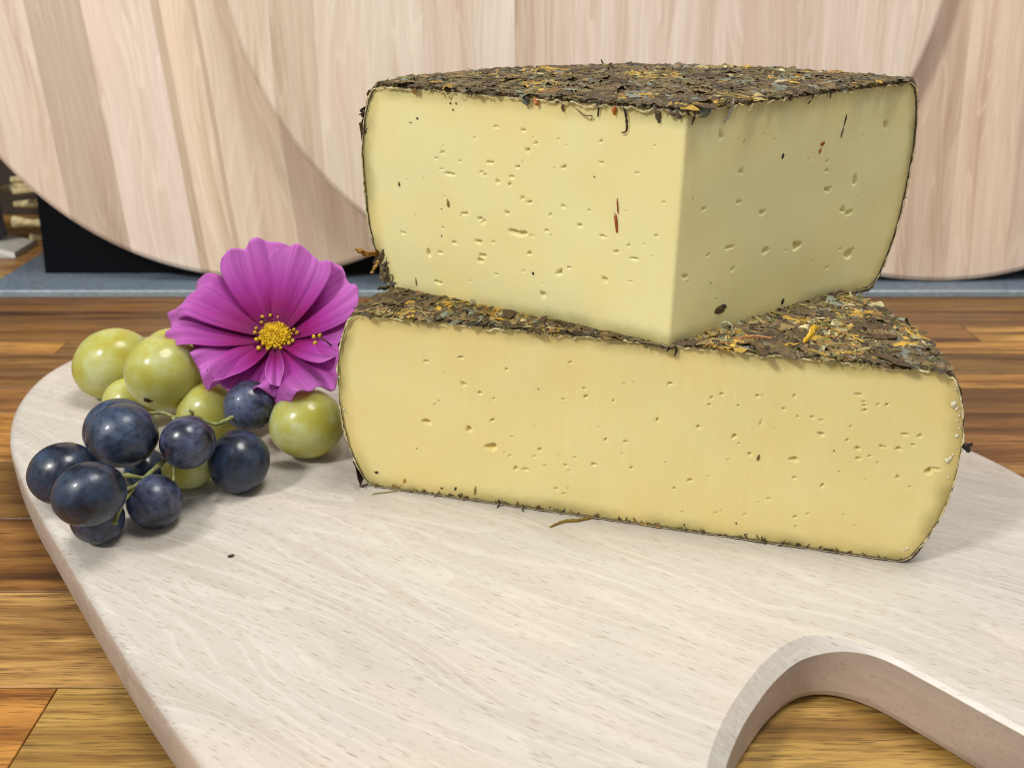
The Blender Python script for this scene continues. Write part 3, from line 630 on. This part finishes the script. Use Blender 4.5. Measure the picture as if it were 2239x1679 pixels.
# flakes that lie where the upper wedge covers them are not needed one by one
aR, aLf = math.radians(36.25), math.radians(149.15)
def covered(p):
    dx, dy = p.x-40.5, p.y-219; a = math.atan2(dy, dx); return math.hypot(dx, dy) < 90 and aR+0.02 < a < aLf-0.02
C1.scatter(7800, 70, 0.97, 11, lambda p: not covered(p))

up_prof = [(57.6, 86.0), (59.0, 88.5), (61, 90.8), (66, 93.3), (72, 95.4), (79, 96.8), (86, 97.3), (98, 97.4), (107, 95.6), (112, 93.8), (114.5, 92.2), (115.9, 90.4), (116.3, 89.0)]
ucn = (40.5, 218.2, TB)
ru_ = thing('cheese_wedge', 'paler thick cheese wedge with herb rind stacked on the half wheel, corner to the front', 'cheese', (40.5, 250, TB+57))
C2 = Cheese(ru_, ucn, aR, aLf, 57.8, 116.2, up_prof, UPPASTE, droop=2.2); C2.th = 1.0
fr = C2.face(aR, False, EYE_UR+rand_eyes(25, 4, 88, 64, 110, 5), 1, 9.1)
fl = C2.face(aLf, False, EYE_UL+rand_eyes(30, 4, 86, 64, 110, 6), -1, 5.7)
C2.build_paste([fr, fl]); C2.build_rind(1.1, 5.0); C2.build_edge(4.2, 5.0)
for k, f in enumerate(FLK_UL): C2.fleck(aLf, -1, *f, 200+k)
for k, f in enumerate(FLK_UR): C2.fleck(aR, 1, *f, 300+k)
C2.scatter(7800, 70, 0.96, 23, lambda p: True)

# loose leaf ends hanging over the cut edges, curled leaves on the flanks
def ribbon(name, parent, pts, wid, col, thick=0.18, seed=0):
    rnd = random.Random(seed); P = smooth_path(pts, 5); n = len(P); V = []; F = []
    for i, p in enumerate(P):
        t = (P[min(i+1, n-1)]-P[max(i-1, 0)]).normalized(); side = t.cross(Vector((0.25, -0.9, 0.35))).normalized(); nn = side.cross(t)
        w_ = wid*(0.25+0.75*math.sin(math.pi*min(0.97, (i+0.4)/n)))*rnd.uniform(0.75, 1.2)
        for s_ in (-0.5, 0.0, 0.5):
            V.append(p+side*(s_*w_)+nn*(0.06*w_*(1-4*s_*s_)+thick+rnd.uniform(-.05, .05)*w_))
    m = len(V)
    V += [v-Vector((0, -0.3, 0.1))*thick*1.5 for v in V]
    for i in range(n-1):
        for j in range(2):
            a = i*3+j; q = (a, a+3, a+4, a+1); F.append(q); F.append(tuple(x+m for x in q[::-1]))
        F.append((i*3, i*3+m, i*3+3+m, i*3+3)); F.append((i*3+2, i*3+5, i*3+5+m, i*3+2+m))
    return mk(name, [tuple(v) for v in V], F, fleck_mat(col), parent)
def onL(u, z, out=0.4): return (40.5+u*math.cos(aLf)-out*math.sin(math.pi-aLf)*1.0, 218.2+u*math.sin(aLf)-out*abs(math.cos(aLf)), TB+z)
def onR(u, z, out=0.4): return (40.5+u*math.cos(aR)+out*math.sin(aR), 218.2+u*math.sin(aR)-out*math.cos(aR), TB+z)
BK = (58, 48, 34); GB = (96, 84, 66); TE = (118, 122, 110)
for k, (pts, wd, c) in enumerate([
    ([onL(16.5, 117.6, .6), onL(15.2, 115, .9), onL(14.8, 112.5, .6), onL(14.9, 110.6, .4), onL(16.0, 110.1, .5)], 0.7, BK),
    ([onL(8, 117.4, .7), onL(7.2, 116, .9), onL(6.8, 114.5, .6), onL(6.6, 113.2, .4)], 1.6, GB),
    ([onL(5, 117.4, .6), onL(3.6, 116.2, .9), onL(2.6, 115.2, .7)], 1.6, (108, 94, 74)),
    ([onL(2.6, 117.4, .6), onL(1.8, 116, .9), onL(1.4, 114.6, .6)], 1.8, (100, 86, 68)),
    ([onR(1.5, 117.2, .7), onR(1.6, 115.2, .8), onR(1.3, 113.2, .5)], 0.7, BK),
    ([onR(4.5, 117.2, .8), onR(4.8, 115.8, .9), onR(5.0, 114.6, .5)], 3.0, TE),
    ([onR(15, 118, .6), onR(14.2, 116, .9), onR(13.2, 114.0, .8), onR(12.4, 112.6, .4)], 0.8, (190, 186, 166)),
    ([onL(29, 115.2, .6), onL(27.5, 114.4, 1.1), onL(25.5, 113.5, 1.3), onL(24.0, 113.5, .9), onL(24.3, 112.6, .6)], 0.4, (120, 106, 74)),
    ([onL(22.5, 116, .6), onL(22.4, 114.6, .7), onL(22.6, 113.3, .4)], 0.6, BK),
    ([onL(18.0, 116.2, .6), onL(18.1, 115.2, .8), onL(18.0, 114.1, .5)], 1.3, (196, 110, 44)),
    ([onL(32, 116, .6), onL(32.2, 115.0, .7), onL(32, 113.8, .4)], 0.9, (112, 84, 56)),
    ([onL(43, 116.6, .6), onL(42.6, 115.6, .7), onL(42, 114.9, .4)], 2.2, TE),
    ([onL(40, 116.6, .6), onL(39.6, 115.6, .7), onL(39, 115.0, .4)], 1.6, (196, 120, 56)),
    ([onL(77, 116.6, .5), onL(77.6, 115.8, .7), onL(77.4, 114.9, .4)], 1.2, (210, 160, 100)),
    ([onR(46, 117.4, .5), onR(45, 116, .8), onR(44, 114.2, .4)], 0.5, BK),
    ([onR(52, 117.4, .5), onR(52.5, 116.2, .7), onR(53, 115.0, .4)], 0.5, BK),
]): ribbon('herb_strand', ru_, pts, wd, c, 0.15, 40+k)
def onLow(u, z, out=0.4):
    return (31+u*math.cos(aL0)+out*math.sin(aL0), 223.5+u*math.sin(aL0)-out*math.cos(aL0), TB+z)
# dark clump high on the left flank and the torn leaf at the wedge's lower left
def crumple(name, parent, c, u, v, col, seed, amp=0.25):
    """a torn dry leaf: jagged crumpled sheet spanned by u and v round c"""
    u, v, c = Vector(u), Vector(v), Vector(c); n = u.cross(v).normalized(); sz = max(u.length, v.length); nu, nv = 9, 7; V = []; F = []
    for i in range(nu):
        for j in range(nv):
            a, b = 2*i/(nu-1)-1, 2*j/(nv-1)-1
            k = (1-0.25*(a*a*b*b))*(1+0.45*nz(a*2.1+seed, b*2.1)*max(abs(a), abs(b)))
            V.append(c+u*(a*k)+v*(b*k*(1-0.5*max(0, a)))+n*(sz*amp*(1.6*nz(a*1.3+seed*1.7, b*1.6)+0.8*nz(a*3.5, b*3.5+seed))))
    m = len(V); V += [p-n*0.16 for p in V]; F = grid_faces(nu, nv)+grid_faces(nu, nv, m, True)
    rim = [(i*nv, (i+1)*nv) for i in range(nu-1)]+[(i*nv+nv-1, (i+1)*nv+nv-1) for i in range(nu-1)]+[(j, j+1) for j in range(nv-1)]+[((nu-1)*nv+j, (nu-1)*nv+j+1) for j in range(nv-1)]
    F += [(a, b, b+m, a+m) for a, b in rim]
    return mk(name, [tuple(p) for p in V], F, fleck_mat(col), parent)
r5 = random.Random(5)
for k in range(8):
    u0 = 95.6+r5.uniform(0, 1.2); z0 = 105.5+r5.uniform(-3.8, 4.5)
    p0 = (40.5+u0*math.cos(aLf), 218.2+u0*math.sin(aLf)+0.4, TB+z0)
    crumple('curled_leaf', ru_, p0, (-r5.uniform(.7, 1.3), r5.uniform(-.4, .4), r5.uniform(-.7, .7)), (r5.uniform(-.4, .4), -0.5, r5.uniform(0.6, 1.2)), (62, 48, 38) if k % 3 else (92, 74, 54), k*3.3, 0.4)
for k, (c, u, v, col) in enumerate([
    ((-43.6, 265.5, 68.2), (-3.4, 0.2, 0.6), (0.2, -.9, 1.1), (188, 132, 52)), ((-40.2, 265.8, 67.0), (-1.6, -.3, -2.2), (1.6, -.8, 0.2), (92, 76, 50)),
    ((-38.6, 265.4, 64.4), (-0.9, -.2, -2.4), (1.7, -.8, -.2), (72, 58, 40)), ((-39.0, 264.6, 62.0), (-0.3, -.2, -2.6), (1.5, -.7, 0), (112, 96, 62)),
    ((-41.4, 264.9, 64.0), (-1.0, 0, -2.0), (0.8, -.6, .6), (170, 124, 56)), ((-37.0, 266.2, 69.4), (-1.6, 0, -1.6), (1.3, -.8, .6), (70, 56, 40)),
    ((-37.3, 264.4, 60.0), (-0.5, 0, -1.8), (1.3, -.7, 0.2), (130, 116, 78)), ((-35.8, 264.0, 58.6), (-2.0, 0, -.5), (.4, -.7, 1.0), (100, 104, 84)),
    ((-38.2, 264.2, 57.6), (-2.4, 0, -.2), (.3, -.8, .8), (96, 84, 58)), ((-36.6, 264.6, 66.6), (-.8, 0, -1.6), (1.1, -.6, .3), (140, 120, 80)),
]): crumple('curled_leaf', ru_, (c[0], c[1], c[2]+TB), u, v, col, k*2.9+1, 0.3)
for k, (pts, wd, c) in enumerate([
    ([onLow(84.9, 38, -0.2), onLow(86.2, 37.6, .2), onLow(87.2, 38.6, .2)], 1.4, (40, 32, 24)),
    ([onLow(84.9, 37.6, -0.2), onLow(86.4, 36.6, .2), onLow(87, 35.8, .1)], 1.5, (40, 32, 24)),
    ([onLow(-77.8, 1.2, .3), onLow(-78.8, 0.9, .9), onLow(-79.8, 0.6, 1.4), onLow(-80.6, 0.45, 1.0)], 0.8, (78, 66, 44)),
    ([onLow(-66, 1.0, .2), onLow(-70, 0.5, 2.0), onLow(-73.5, 0.45, 3.6), onLow(-75.2, 0.4, 5.0)], 0.42, (150, 140, 84)),
    ([onLow(-7.5, 0.9, .2), onLow(-11, 0.6, 2.6), onLow(-15.5, 0.5, 4.6), onLow(-18.8, 0.45, 8.2)], 1.25, (140, 110, 34)),
    ([onLow(-35.5, 1.0, .2), onLow(-36, 0.5, 1.4), onLow(-36.2, 0.45, 2.4)], 0.6, (60, 50, 34)),
    ([onLow(-28, 1.0, .2), onLow(-28.6, 0.5, 1.4), onLow(-27.6, 0.45, 2.2)], 0.4, (60, 50, 34)),
    ([onLow(12, 57.4, .6), onLow(12.4, 55.6, .7), onLow(12, 53.9, .4)], 0.7, (70, 58, 34)),
    ([onLow(24, 58.6, -9), onLow(22.6, 60, -9.4), onLow(24.2, 61.0, -9.6), onLow(25.8, 60, -9.2), onLow(25.4, 58.4, -8.6)], 0.5, (176, 176, 140)),
    ([onLow(28, 58.4, -6), onLow(32, 59.0, -6.4), onLow(36, 58.6, -7)], 0.7, (188, 128, 70)),
    ([onLow(44, 58.6, -6), onLow(45.5, 60.2, -8), onLow(46.5, 61.0, -11), onLow(47.6, 60.2, -13)], 2.0, (226, 176, 36)),
]): ribbon('herb_strand', rl, pts, wd, c, 0.15, 120+k)
# white mould specks along the right rim and a clear drop on the wedge's lower edge
white = mat_simple('white_mould', lin(228, 220, 190), 0.6, 0.15, 2.0, 0.3)
def blob(name, parent, c, r, m, seed, squash=1.0):
    V = []; F = []; nu, nv = 9, 7
    for i in range(nv):
        th = math.pi*i/(nv-1)
        for j in range(nu):
            ph = 2*math.pi*j/nu; d = Vector((math.sin(th)*math.cos(ph), math.sin(th)*math.sin(ph), math.cos(th)))
            k = r*(1+0.55*noise.noise(d*1.9+Vector((seed, 0, 0)))); V.append((c[0]+d.x*k, c[1]+d.y*k*squash, c[2]+d.z*k))
    for i in range(nv-1):
        for j in range(nu): F.append((i*nu+j, (i+1)*nu+j, (i+1)*nu+(j+1) % nu, i*nu+(j+1) % nu))
    return mk(name, V, F, m, parent)
for k, (u, z, r) in enumerate([(81.0, 48.6, 1.0), (81.8, 47.4, .6), (82.8, 45.6, .45), (82.6, 44.2, .4), (83.5, 42.2, .35), (83.3, 40.0, .65), (83.9, 36.6, .3), (83.4, 34.6, .35), (82.4, 32.8, .9), (83.0, 33.6, .6), (83.6, 28.0, .4), (80.0, 54.2, .3), (80.6, 52.6, .35), (77.6, 5.0, .55), (77.0, 4.2, .4), (-84.6, 36.5, .4), (-84.0, 26.0, .5), (-83.6, 25.2, .35)]):
    blob('mould_speck', rl, onLow(u, z, 0.2), r*0.8, white, k*3.1, 0.6)
drop = NT('clear_drop'); drop.set(Base_Color=(0.95, 0.93, 0.8, 1), Roughness=0.05, Transmission_Weight=0.85, IOR=1.35)
blob('drop', ru_, onL(60.0, 58.6, 0.7), 0.85, drop.m, 2.0)

# ------------------------------------------------------------------ grapes
def grape_mesh(mat):
    nu, nv = 40, 26; V = []; F = []
    for i in range(nv):
        th = math.pi*i/(nv-1)
        for j in range(nu):
            ph = 2*math.pi*j/nu; d = Vector((math.sin(th)*math.cos(ph), math.sin(th)*math.sin(ph), math.cos(th)))
            k = 1+0.025*noise.noise(d*1.4)-0.09*math.exp(-(th/0.22)**2)
            V.append((d.x*k, d.y*k, d.z*k))
    for i in range(nv-1):
        for j in range(nu): F.append((i*nu+j, (i+1)*nu+j, (i+1)*nu+(j+1) % nu, i*nu+(j+1) % nu))
    me = bpy.data.meshes.new('grape'); me.from_pydata(V, [], F); me.polygons.foreach_set('use_smooth', [True]*len(F)); return me
gm_dark, gm_green = mat_dark_grape(), mat_green_grape()
scar = mat_simple('grape_scar', lin(54, 38, 22), 0.7, 0.4)
stemm = mat_simple('grape_stem', lin(138, 140, 84), 0.6, 0.55, 0.5, 0.35, 0.2)
def grape(parent, c, r, mat, axis, el=1.1, color=None):
    """one grape: a mesh of its own so the skin texture works in true mm"""
    base = grape_mesh(None); base.materials.append(mat)
    ax = Vector(axis).normalized(); q = ax.to_track_quat('Z', 'Y')
    for v in base.vertices:
        v.co = Vector((v.co.x*r, v.co.y*r, v.co.z*r*el))*MM
    o = bpy.data.objects.new('grape', base); COL.objects.link(o); o.parent = parent
    org = ORG[parent.name]; o.location = [(c[i]-org[i])*MM for i in range(3)]
    o.rotation_mode = 'QUATERNION'; o.rotation_quaternion = q
    if color: o.color = color
    return o
gb = thing('dark_grape_bunch', 'small bunch of blue-black grapes with bloom at the left of the board', 'grapes', (-108, 232, TB))
BL1, BL2, BL3 = lin(60, 76, 104), lin(82, 90, 120), lin(46, 62, 88)
for (c, r, ax, el, col) in [
    ((-133, 234.9, 9.4), 9.4, (1, 0.15, 0.1), 1.1, BL3), ((-111.8, 206.8, 20.0), 8.5, (1, 0.2, 0.35), 1.12, BL3), ((-115.4, 214.7, 6.9), 6.9, (1, 0, 0), 1.05, BL2),
    ((-102.2, 222.6, 7.7), 7.7, (-0.5, 0.2, 0.7), 1.03, BL2), ((-83.2, 242.3, 9.5), 9.2, (0.1, 0.3, 1), 1.06, BL3), ((-94.4, 234.0, 20.6), 7.7, (0.6, 0.5, 0.6), 1.03, BL2),
    ((-111.9, 231.8, 24.0), 9.2, (0.8, 0.3, 0.2), 1.08, BL1), ((-121.5, 250.2, 15.6), 10.2, (1, 0.2, 0), 1.04, BL1), ((-84.8, 264.2, 17.4), 8.0, (-0.4, -0.3, -0.7), 1.04, BL2), ((-112.5, 243.4, 6.3), 6.3, (0, 0, 1), 1.0, BL3)]:
    grape(gb, (c[0], c[1], c[2]+TB), r, gm_dark, ax, el, col)
def stem(parent, pts, r0, r1, name='stem'):
    P = smooth_path([(x, y, z+TB) for x, y, z in pts], 5); n = len(P)
    V, F = tube(P, [0.78*(r0+(r1-r0)*i/(n-1))*(1+0.35*nz(i*0.8, r0*50+pts[0][0])+(0.55 if i in (0, n-1) else 0)) for i in range(n)], 8); mk(name, V, F, stemm, parent)
stem(gb, [(-100.5, 236.0, 15.5), (-103.0, 227.5, 15.2), (-105.5, 221.0, 14.0), (-107.4, 214.5, 12.4), (-107.8, 208.5, 9.6)], 1.0, 0.75)
stem(gb, [(-104.4, 223.5, 14.7), (-107.4, 220.6, 17.4), (-111.2, 217.0, 18.6)], 0.8, 1.0)
stem(gb, [(-105.6, 221.0, 14.0), (-106.8, 216.0, 15.6), (-108.6, 211.5, 17.2)], 0.6, 0.7)
stem(gb, [(-112.5, 250.0, 22.0), (-106.5, 249.0, 22.6), (-102.6, 248.5, 21.4), (-97.2, 251.0, 20.2), (-92.6, 252.0, 17.2), (-90.0, 254.5, 17.0), (-86.8, 258.5, 17.4)], 0.65, 0.9)
stem(gb, [(-103.2, 248.4, 21.4), (-101.4, 243.0, 18.2), (-100.5, 236.0, 15.5)], 0.7, 0.9)
stem(gb, [(-99.4, 250.0, 20.8), (-97.6, 249.6, 22.2), (-98.4, 249.4, 23.2)], 0.8, 0.5)
stem(gb, [(-101.4, 240, 17), (-97.5, 228.0, 13.4), (-97.6, 225.5, 11.6)], 0.45, 0.7)
gg = thing('green_grape_bunch', 'cluster of pale green grapes beside the cheese, beneath the pink flower', 'grapes', (-115, 290, TB))
for (c, r, ax, el) in [
    ((-146.4, 307.5, 13.0), 12.8, (1, 0.1, 0.45), 1.16), ((-116.4, 278.5, 22.8), 12.3, (0.15, 0.2, 1), 1.04), ((-128.5, 318.0, 11.5), 10.6, (1, 0.3, 0), 1.1), ((-113.7, 322.6, 19.0), 10.3, (0.2, 0, 1), 1.1),
    ((-104.6, 316.0, 9.5), 9.5, (1, 0, 0.2), 1.05), ((-101.0, 299.0, 12.6), 11.4, (0.7, 0.5, 0), 1.08), ((-101.4, 274.2, 10.2), 10.2, (1, 0.2, 0.2), 1.08), ((-66.6, 263.5, 11.3), 11.3, (1, 0.1, 0.12), 1.08), ((-99.4, 243.6, 7.4), 7.4, (1, 0.4, 0), 1.08), ((-132.5, 284.5, 8.6), 8.6, (1, 0.3, 0), 1.05)]:
    grape(gg, (c[0], c[1], c[2]+TB), r, gm_green, ax, el)
stem(gg, [(-112.5, 290, 22), (-109.5, 296, 22), (-107.5, 303, 19), (-105, 310, 16)], 0.9, 0.8)
stem(gg, [(-107.5, 303, 19), (-110, 312, 20), (-113, 316, 22)], 0.7, 0.9)
stem(gg, [(-107.5, 300, 20), (-104.5, 298, 17), (-102, 297, 14)], 0.7, 0.9)
blob('scar', gg, (-118.6, 267.6, 18.2+TB), 1.25, scar, 4.0, 0.4); blob('scar', gg, (-117.0, 267.4, 18.4+TB), 0.9, scar, 8.0, 0.4)

# ------------------------------------------------------------------ cosmos flower
PETAL = mat_petal()
FC = np.array([-80.0, 288.0, 31.2+TB]); elv = math.radians(58)
fn = Vector((0.05, -math.cos(elv), math.sin(elv))).normalized(); e1 = (Vector((1, 0, 0))-fn*fn.x).normalized(); e2 = fn.cross(e1)
fl_ = thing('cosmos_flower', 'magenta pink cosmos flower with yellow centre resting on the grapes against the cheese', 'flower', (-80, 288, TB+22))
def petal(phi, L, alpha, Wd, curl, ruffle, seed, fold=0.0, lift=0.0, sideb=0.0, pleat=1.0, rim=0.0, start=0.0):
    a = math.radians(phi); al = math.radians(alpha); d0 = e1*math.cos(a)+e2*math.sin(a); side = fn.cross(d0)
    nt, nw = 36, 33; V = []; T = []; Wv = []; rnd = random.Random(seed); ph = rnd.uniform(0, 6.28); pf = rnd.uniform(1.0, 1.6)
    for i in range(nt):
        t = i/(nt-1)
        for j in range(nw):
            s = 2*j/(nw-1)-1
            hw = Wd*(0.13+0.87*math.sin(math.pi*0.5*min(1.0, t*1.05))**1.05)
            if t > 0.85: hw *= 1-0.10*((t-0.85)/0.15)**2
            tip = 1-0.12*abs(s)**4-0.035*(0.5-0.5*math.cos(s*math.pi*2.0+ph))+0.03*nz(s*1.6, seed*1.3)+0.012*nz(s*5, seed)
            l = start+(L-start)*t*tip
            k = t*t
            along = l*math.cos(al); up = l*math.sin(al)+curl*L*k
            pl = pleat*2.5*math.sin(math.pi*min(1, t*1.3)*0.5)*(abs(math.cos(s*math.pi*pf*0.5+ph))-0.5)*(0.35+0.65*t)+1.7*k*nz(s*1.3+seed, t*1.1, seed)
            rf = ruffle*t**2.6*(math.sin(s*5.0+ph)+0.6*math.sin(s*9.5+ph*2))*Wd*0.13
            trough = -0.16*hw*(1-s*s)*(1 if fold == 0 else 0.4)+fold*abs(s)*hw-rim*max(0, t-0.72)**2*L*5
            p = Vector(FC)+d0*along+side*(s*hw*(1-abs(fold)*0.45)+sideb*L*k)+fn*(up+pl+rf+trough+lift)
            V.append(tuple(p)); T.append(t); Wv.append(s)
    o = mk('petal', V, grid_faces(nt, nw), PETAL, fl_)
    for nm, arr in (('t', T), ('w', Wv)):
        at = o.data.attributes.new(nm, 'FLOAT', 'POINT'); at.data.foreach_set('value', np.array(arr, np.float32))
    md = o.modifiers.new('thickness', 'SOLIDIFY'); md.thickness = 0.22*MM; md.offset = 0
    return o
petal(174, 37.5, 15, 12.0, 0.06, 1.5, 8, rim=0.5)
petal(-152, 28.5, 10, 14.0, 0.04, 2.2, 7, lift=0.8, rim=0.3)
petal(148, 38.0, 22, 12.6, 0.0, 1.5, 9, lift=1.0, rim=0.8, sideb=0.08)
petal(107, 34.0, 31, 13.0, 0.02, 0.6, 1, pleat=1.4)
petal(70, 32.0, 33, 12.0, 0.0, 0.45, 2, lift=0.7, pleat=1.2)
petal(30, 33.0, 26, 13.0, 0.0, 0.6, 3, pleat=1.3)
petal(-14, 29.0, 20, 11.5, 0.02, 1.0, 4, lift=0.4)
petal(-52, 33.0, 19, 14.0, -0.05, 2.0, 5, pleat=1.2)
petal(-106, 26.5, 13, 14.5, -0.07, 2.4, 6, lift=0.2, pleat=1.2)
petal(-80, 25.0, 15, 4.6, -0.02, 0.9, 12, fold=0.75, lift=0.2, start=4.0, pleat=0.3)
YEL = mat_simple('disc_yellow', lin(214, 172, 14), 0.55, 0.45, 0.7, 0.3)
YEL2 = mat_simple('anther_yellow', lin(206, 170, 40), 0.5, 0.4, 1.0, 0.3)
BRN = mat_simple('anther_brown', lin(88, 44, 24), 0.6, 0.3)
def dome_pt(r, a, h): return Vector(FC)+e1*(r*math.cos(a))+e2*(r*math.sin(a))+fn*h
V = []; F = []
for i in range(9):
    r = 5.6*math.sin(math.pi/2*i/8); h = 0.6+3.0*math.cos(math.pi/2*i/8)
    for j in range(24): V.append(tuple(dome_pt(r, 2*math.pi*j/24, h)))
F = [(i*24+j, (i+1)*24+j, (i+1)*24+(j+1) % 24, i*24+(j+1) % 24) for i in range(8) for j in range(24)]
mk('disc', V, F, YEL, fl_)
r9 = random.Random(9)
for k in range(120):
    rr = 5.5*math.sqrt((k+0.5)/120); a = k*2.39996; h = 0.9+3.0*math.sqrt(max(0, 1-(rr/5.9)**2))
    c = dome_pt(rr, a, h); blob('floret', fl_, tuple(c), r9.uniform(0.25, 0.7), YEL if k % 4 else YEL2, k*1.3)
for k in range(17):
    a = k*2*math.pi/17+r9.uniform(-.12, .12); r1 = r9.uniform(6.2, 7.8); h = r9.uniform(2.4, 4.2)
    V, F = tube([dome_pt(4.9, a, 1.6), dome_pt(4.9+(r1-4.9)*.6, a, h*.75), dome_pt(r1, a, h)], [0.28, 0.25, 0.2], 6); st = mk('stamen', V, F, BRN, fl_)
    blob('anther', st, tuple(dome_pt(r1, a, h+0.35)), r9.uniform(0.5, 0.72), YEL2, k*2.7)
P = [(-56.0, 262.5, 39.0), (-57.6, 262.0, 41.0), (-59.4, 262.0, 42.2), (-60.4, 261.6, 41.4)]
V, F = tube([(x, y, z+TB) for x, y, z in P], 0.28, 6); st = mk('stamen', V, F, BRN, fl_)
for k, p in enumerate([(-59.2, 261.6, 43.0), (-61.0, 261.4, 42.6), (-60.8, 261.4, 40.6)]): blob('anther', st, (p[0], p[1], p[2]+TB), 0.65, YEL2, k*5.0)
stem_pts = [(-80, 288.6, 30.5), (-82, 294, 26), (-86, 302, 14), (-90, 312, 4)]
P = smooth_path([(x, y, z+TB) for x, y, z in stem_pts], 5); V, F = tube(P, 0.9, 8); mk('stem', V, F, stemm, fl_)

# ------------------------------------------------------------------ loose seeds on the board
def seed(label, c, r, ang):
    V = []; F = []
    for i in range(7):
        th = math.pi*i/6
        for j in range(8):
            ph = 2*math.pi*j/8; x, y, z = math.cos(th)*r, math.sin(th)*math.cos(ph)*r*.45, math.sin(th)*math.sin(ph)*r*.4
            V.append((c[0]+x*math.cos(ang)-y*math.sin(ang), c[1]+x*math.sin(ang)+y*math.cos(ang), TB+0.2+r*.4+z))
    for i in range(6):
        for j in range(8): F.append((i*8+j, (i+1)*8+j, (i+1)*8+(j+1) % 8, i*8+(j+1) % 8))
    o = mk('herb_seed', V, F, fleck_mat((66, 56, 34)), base=(c[0], c[1], TB)); tag(o, label, 'seed', 'loose seeds on the board'); return o
seed('dark seed lying on the board in front of the dark grapes', (-76.8, 206.4), 0.95, 0.5)
seed('tiny dark crumb on the board right of the half wheel', (124.5, 236.5), 0.55, 0.2)
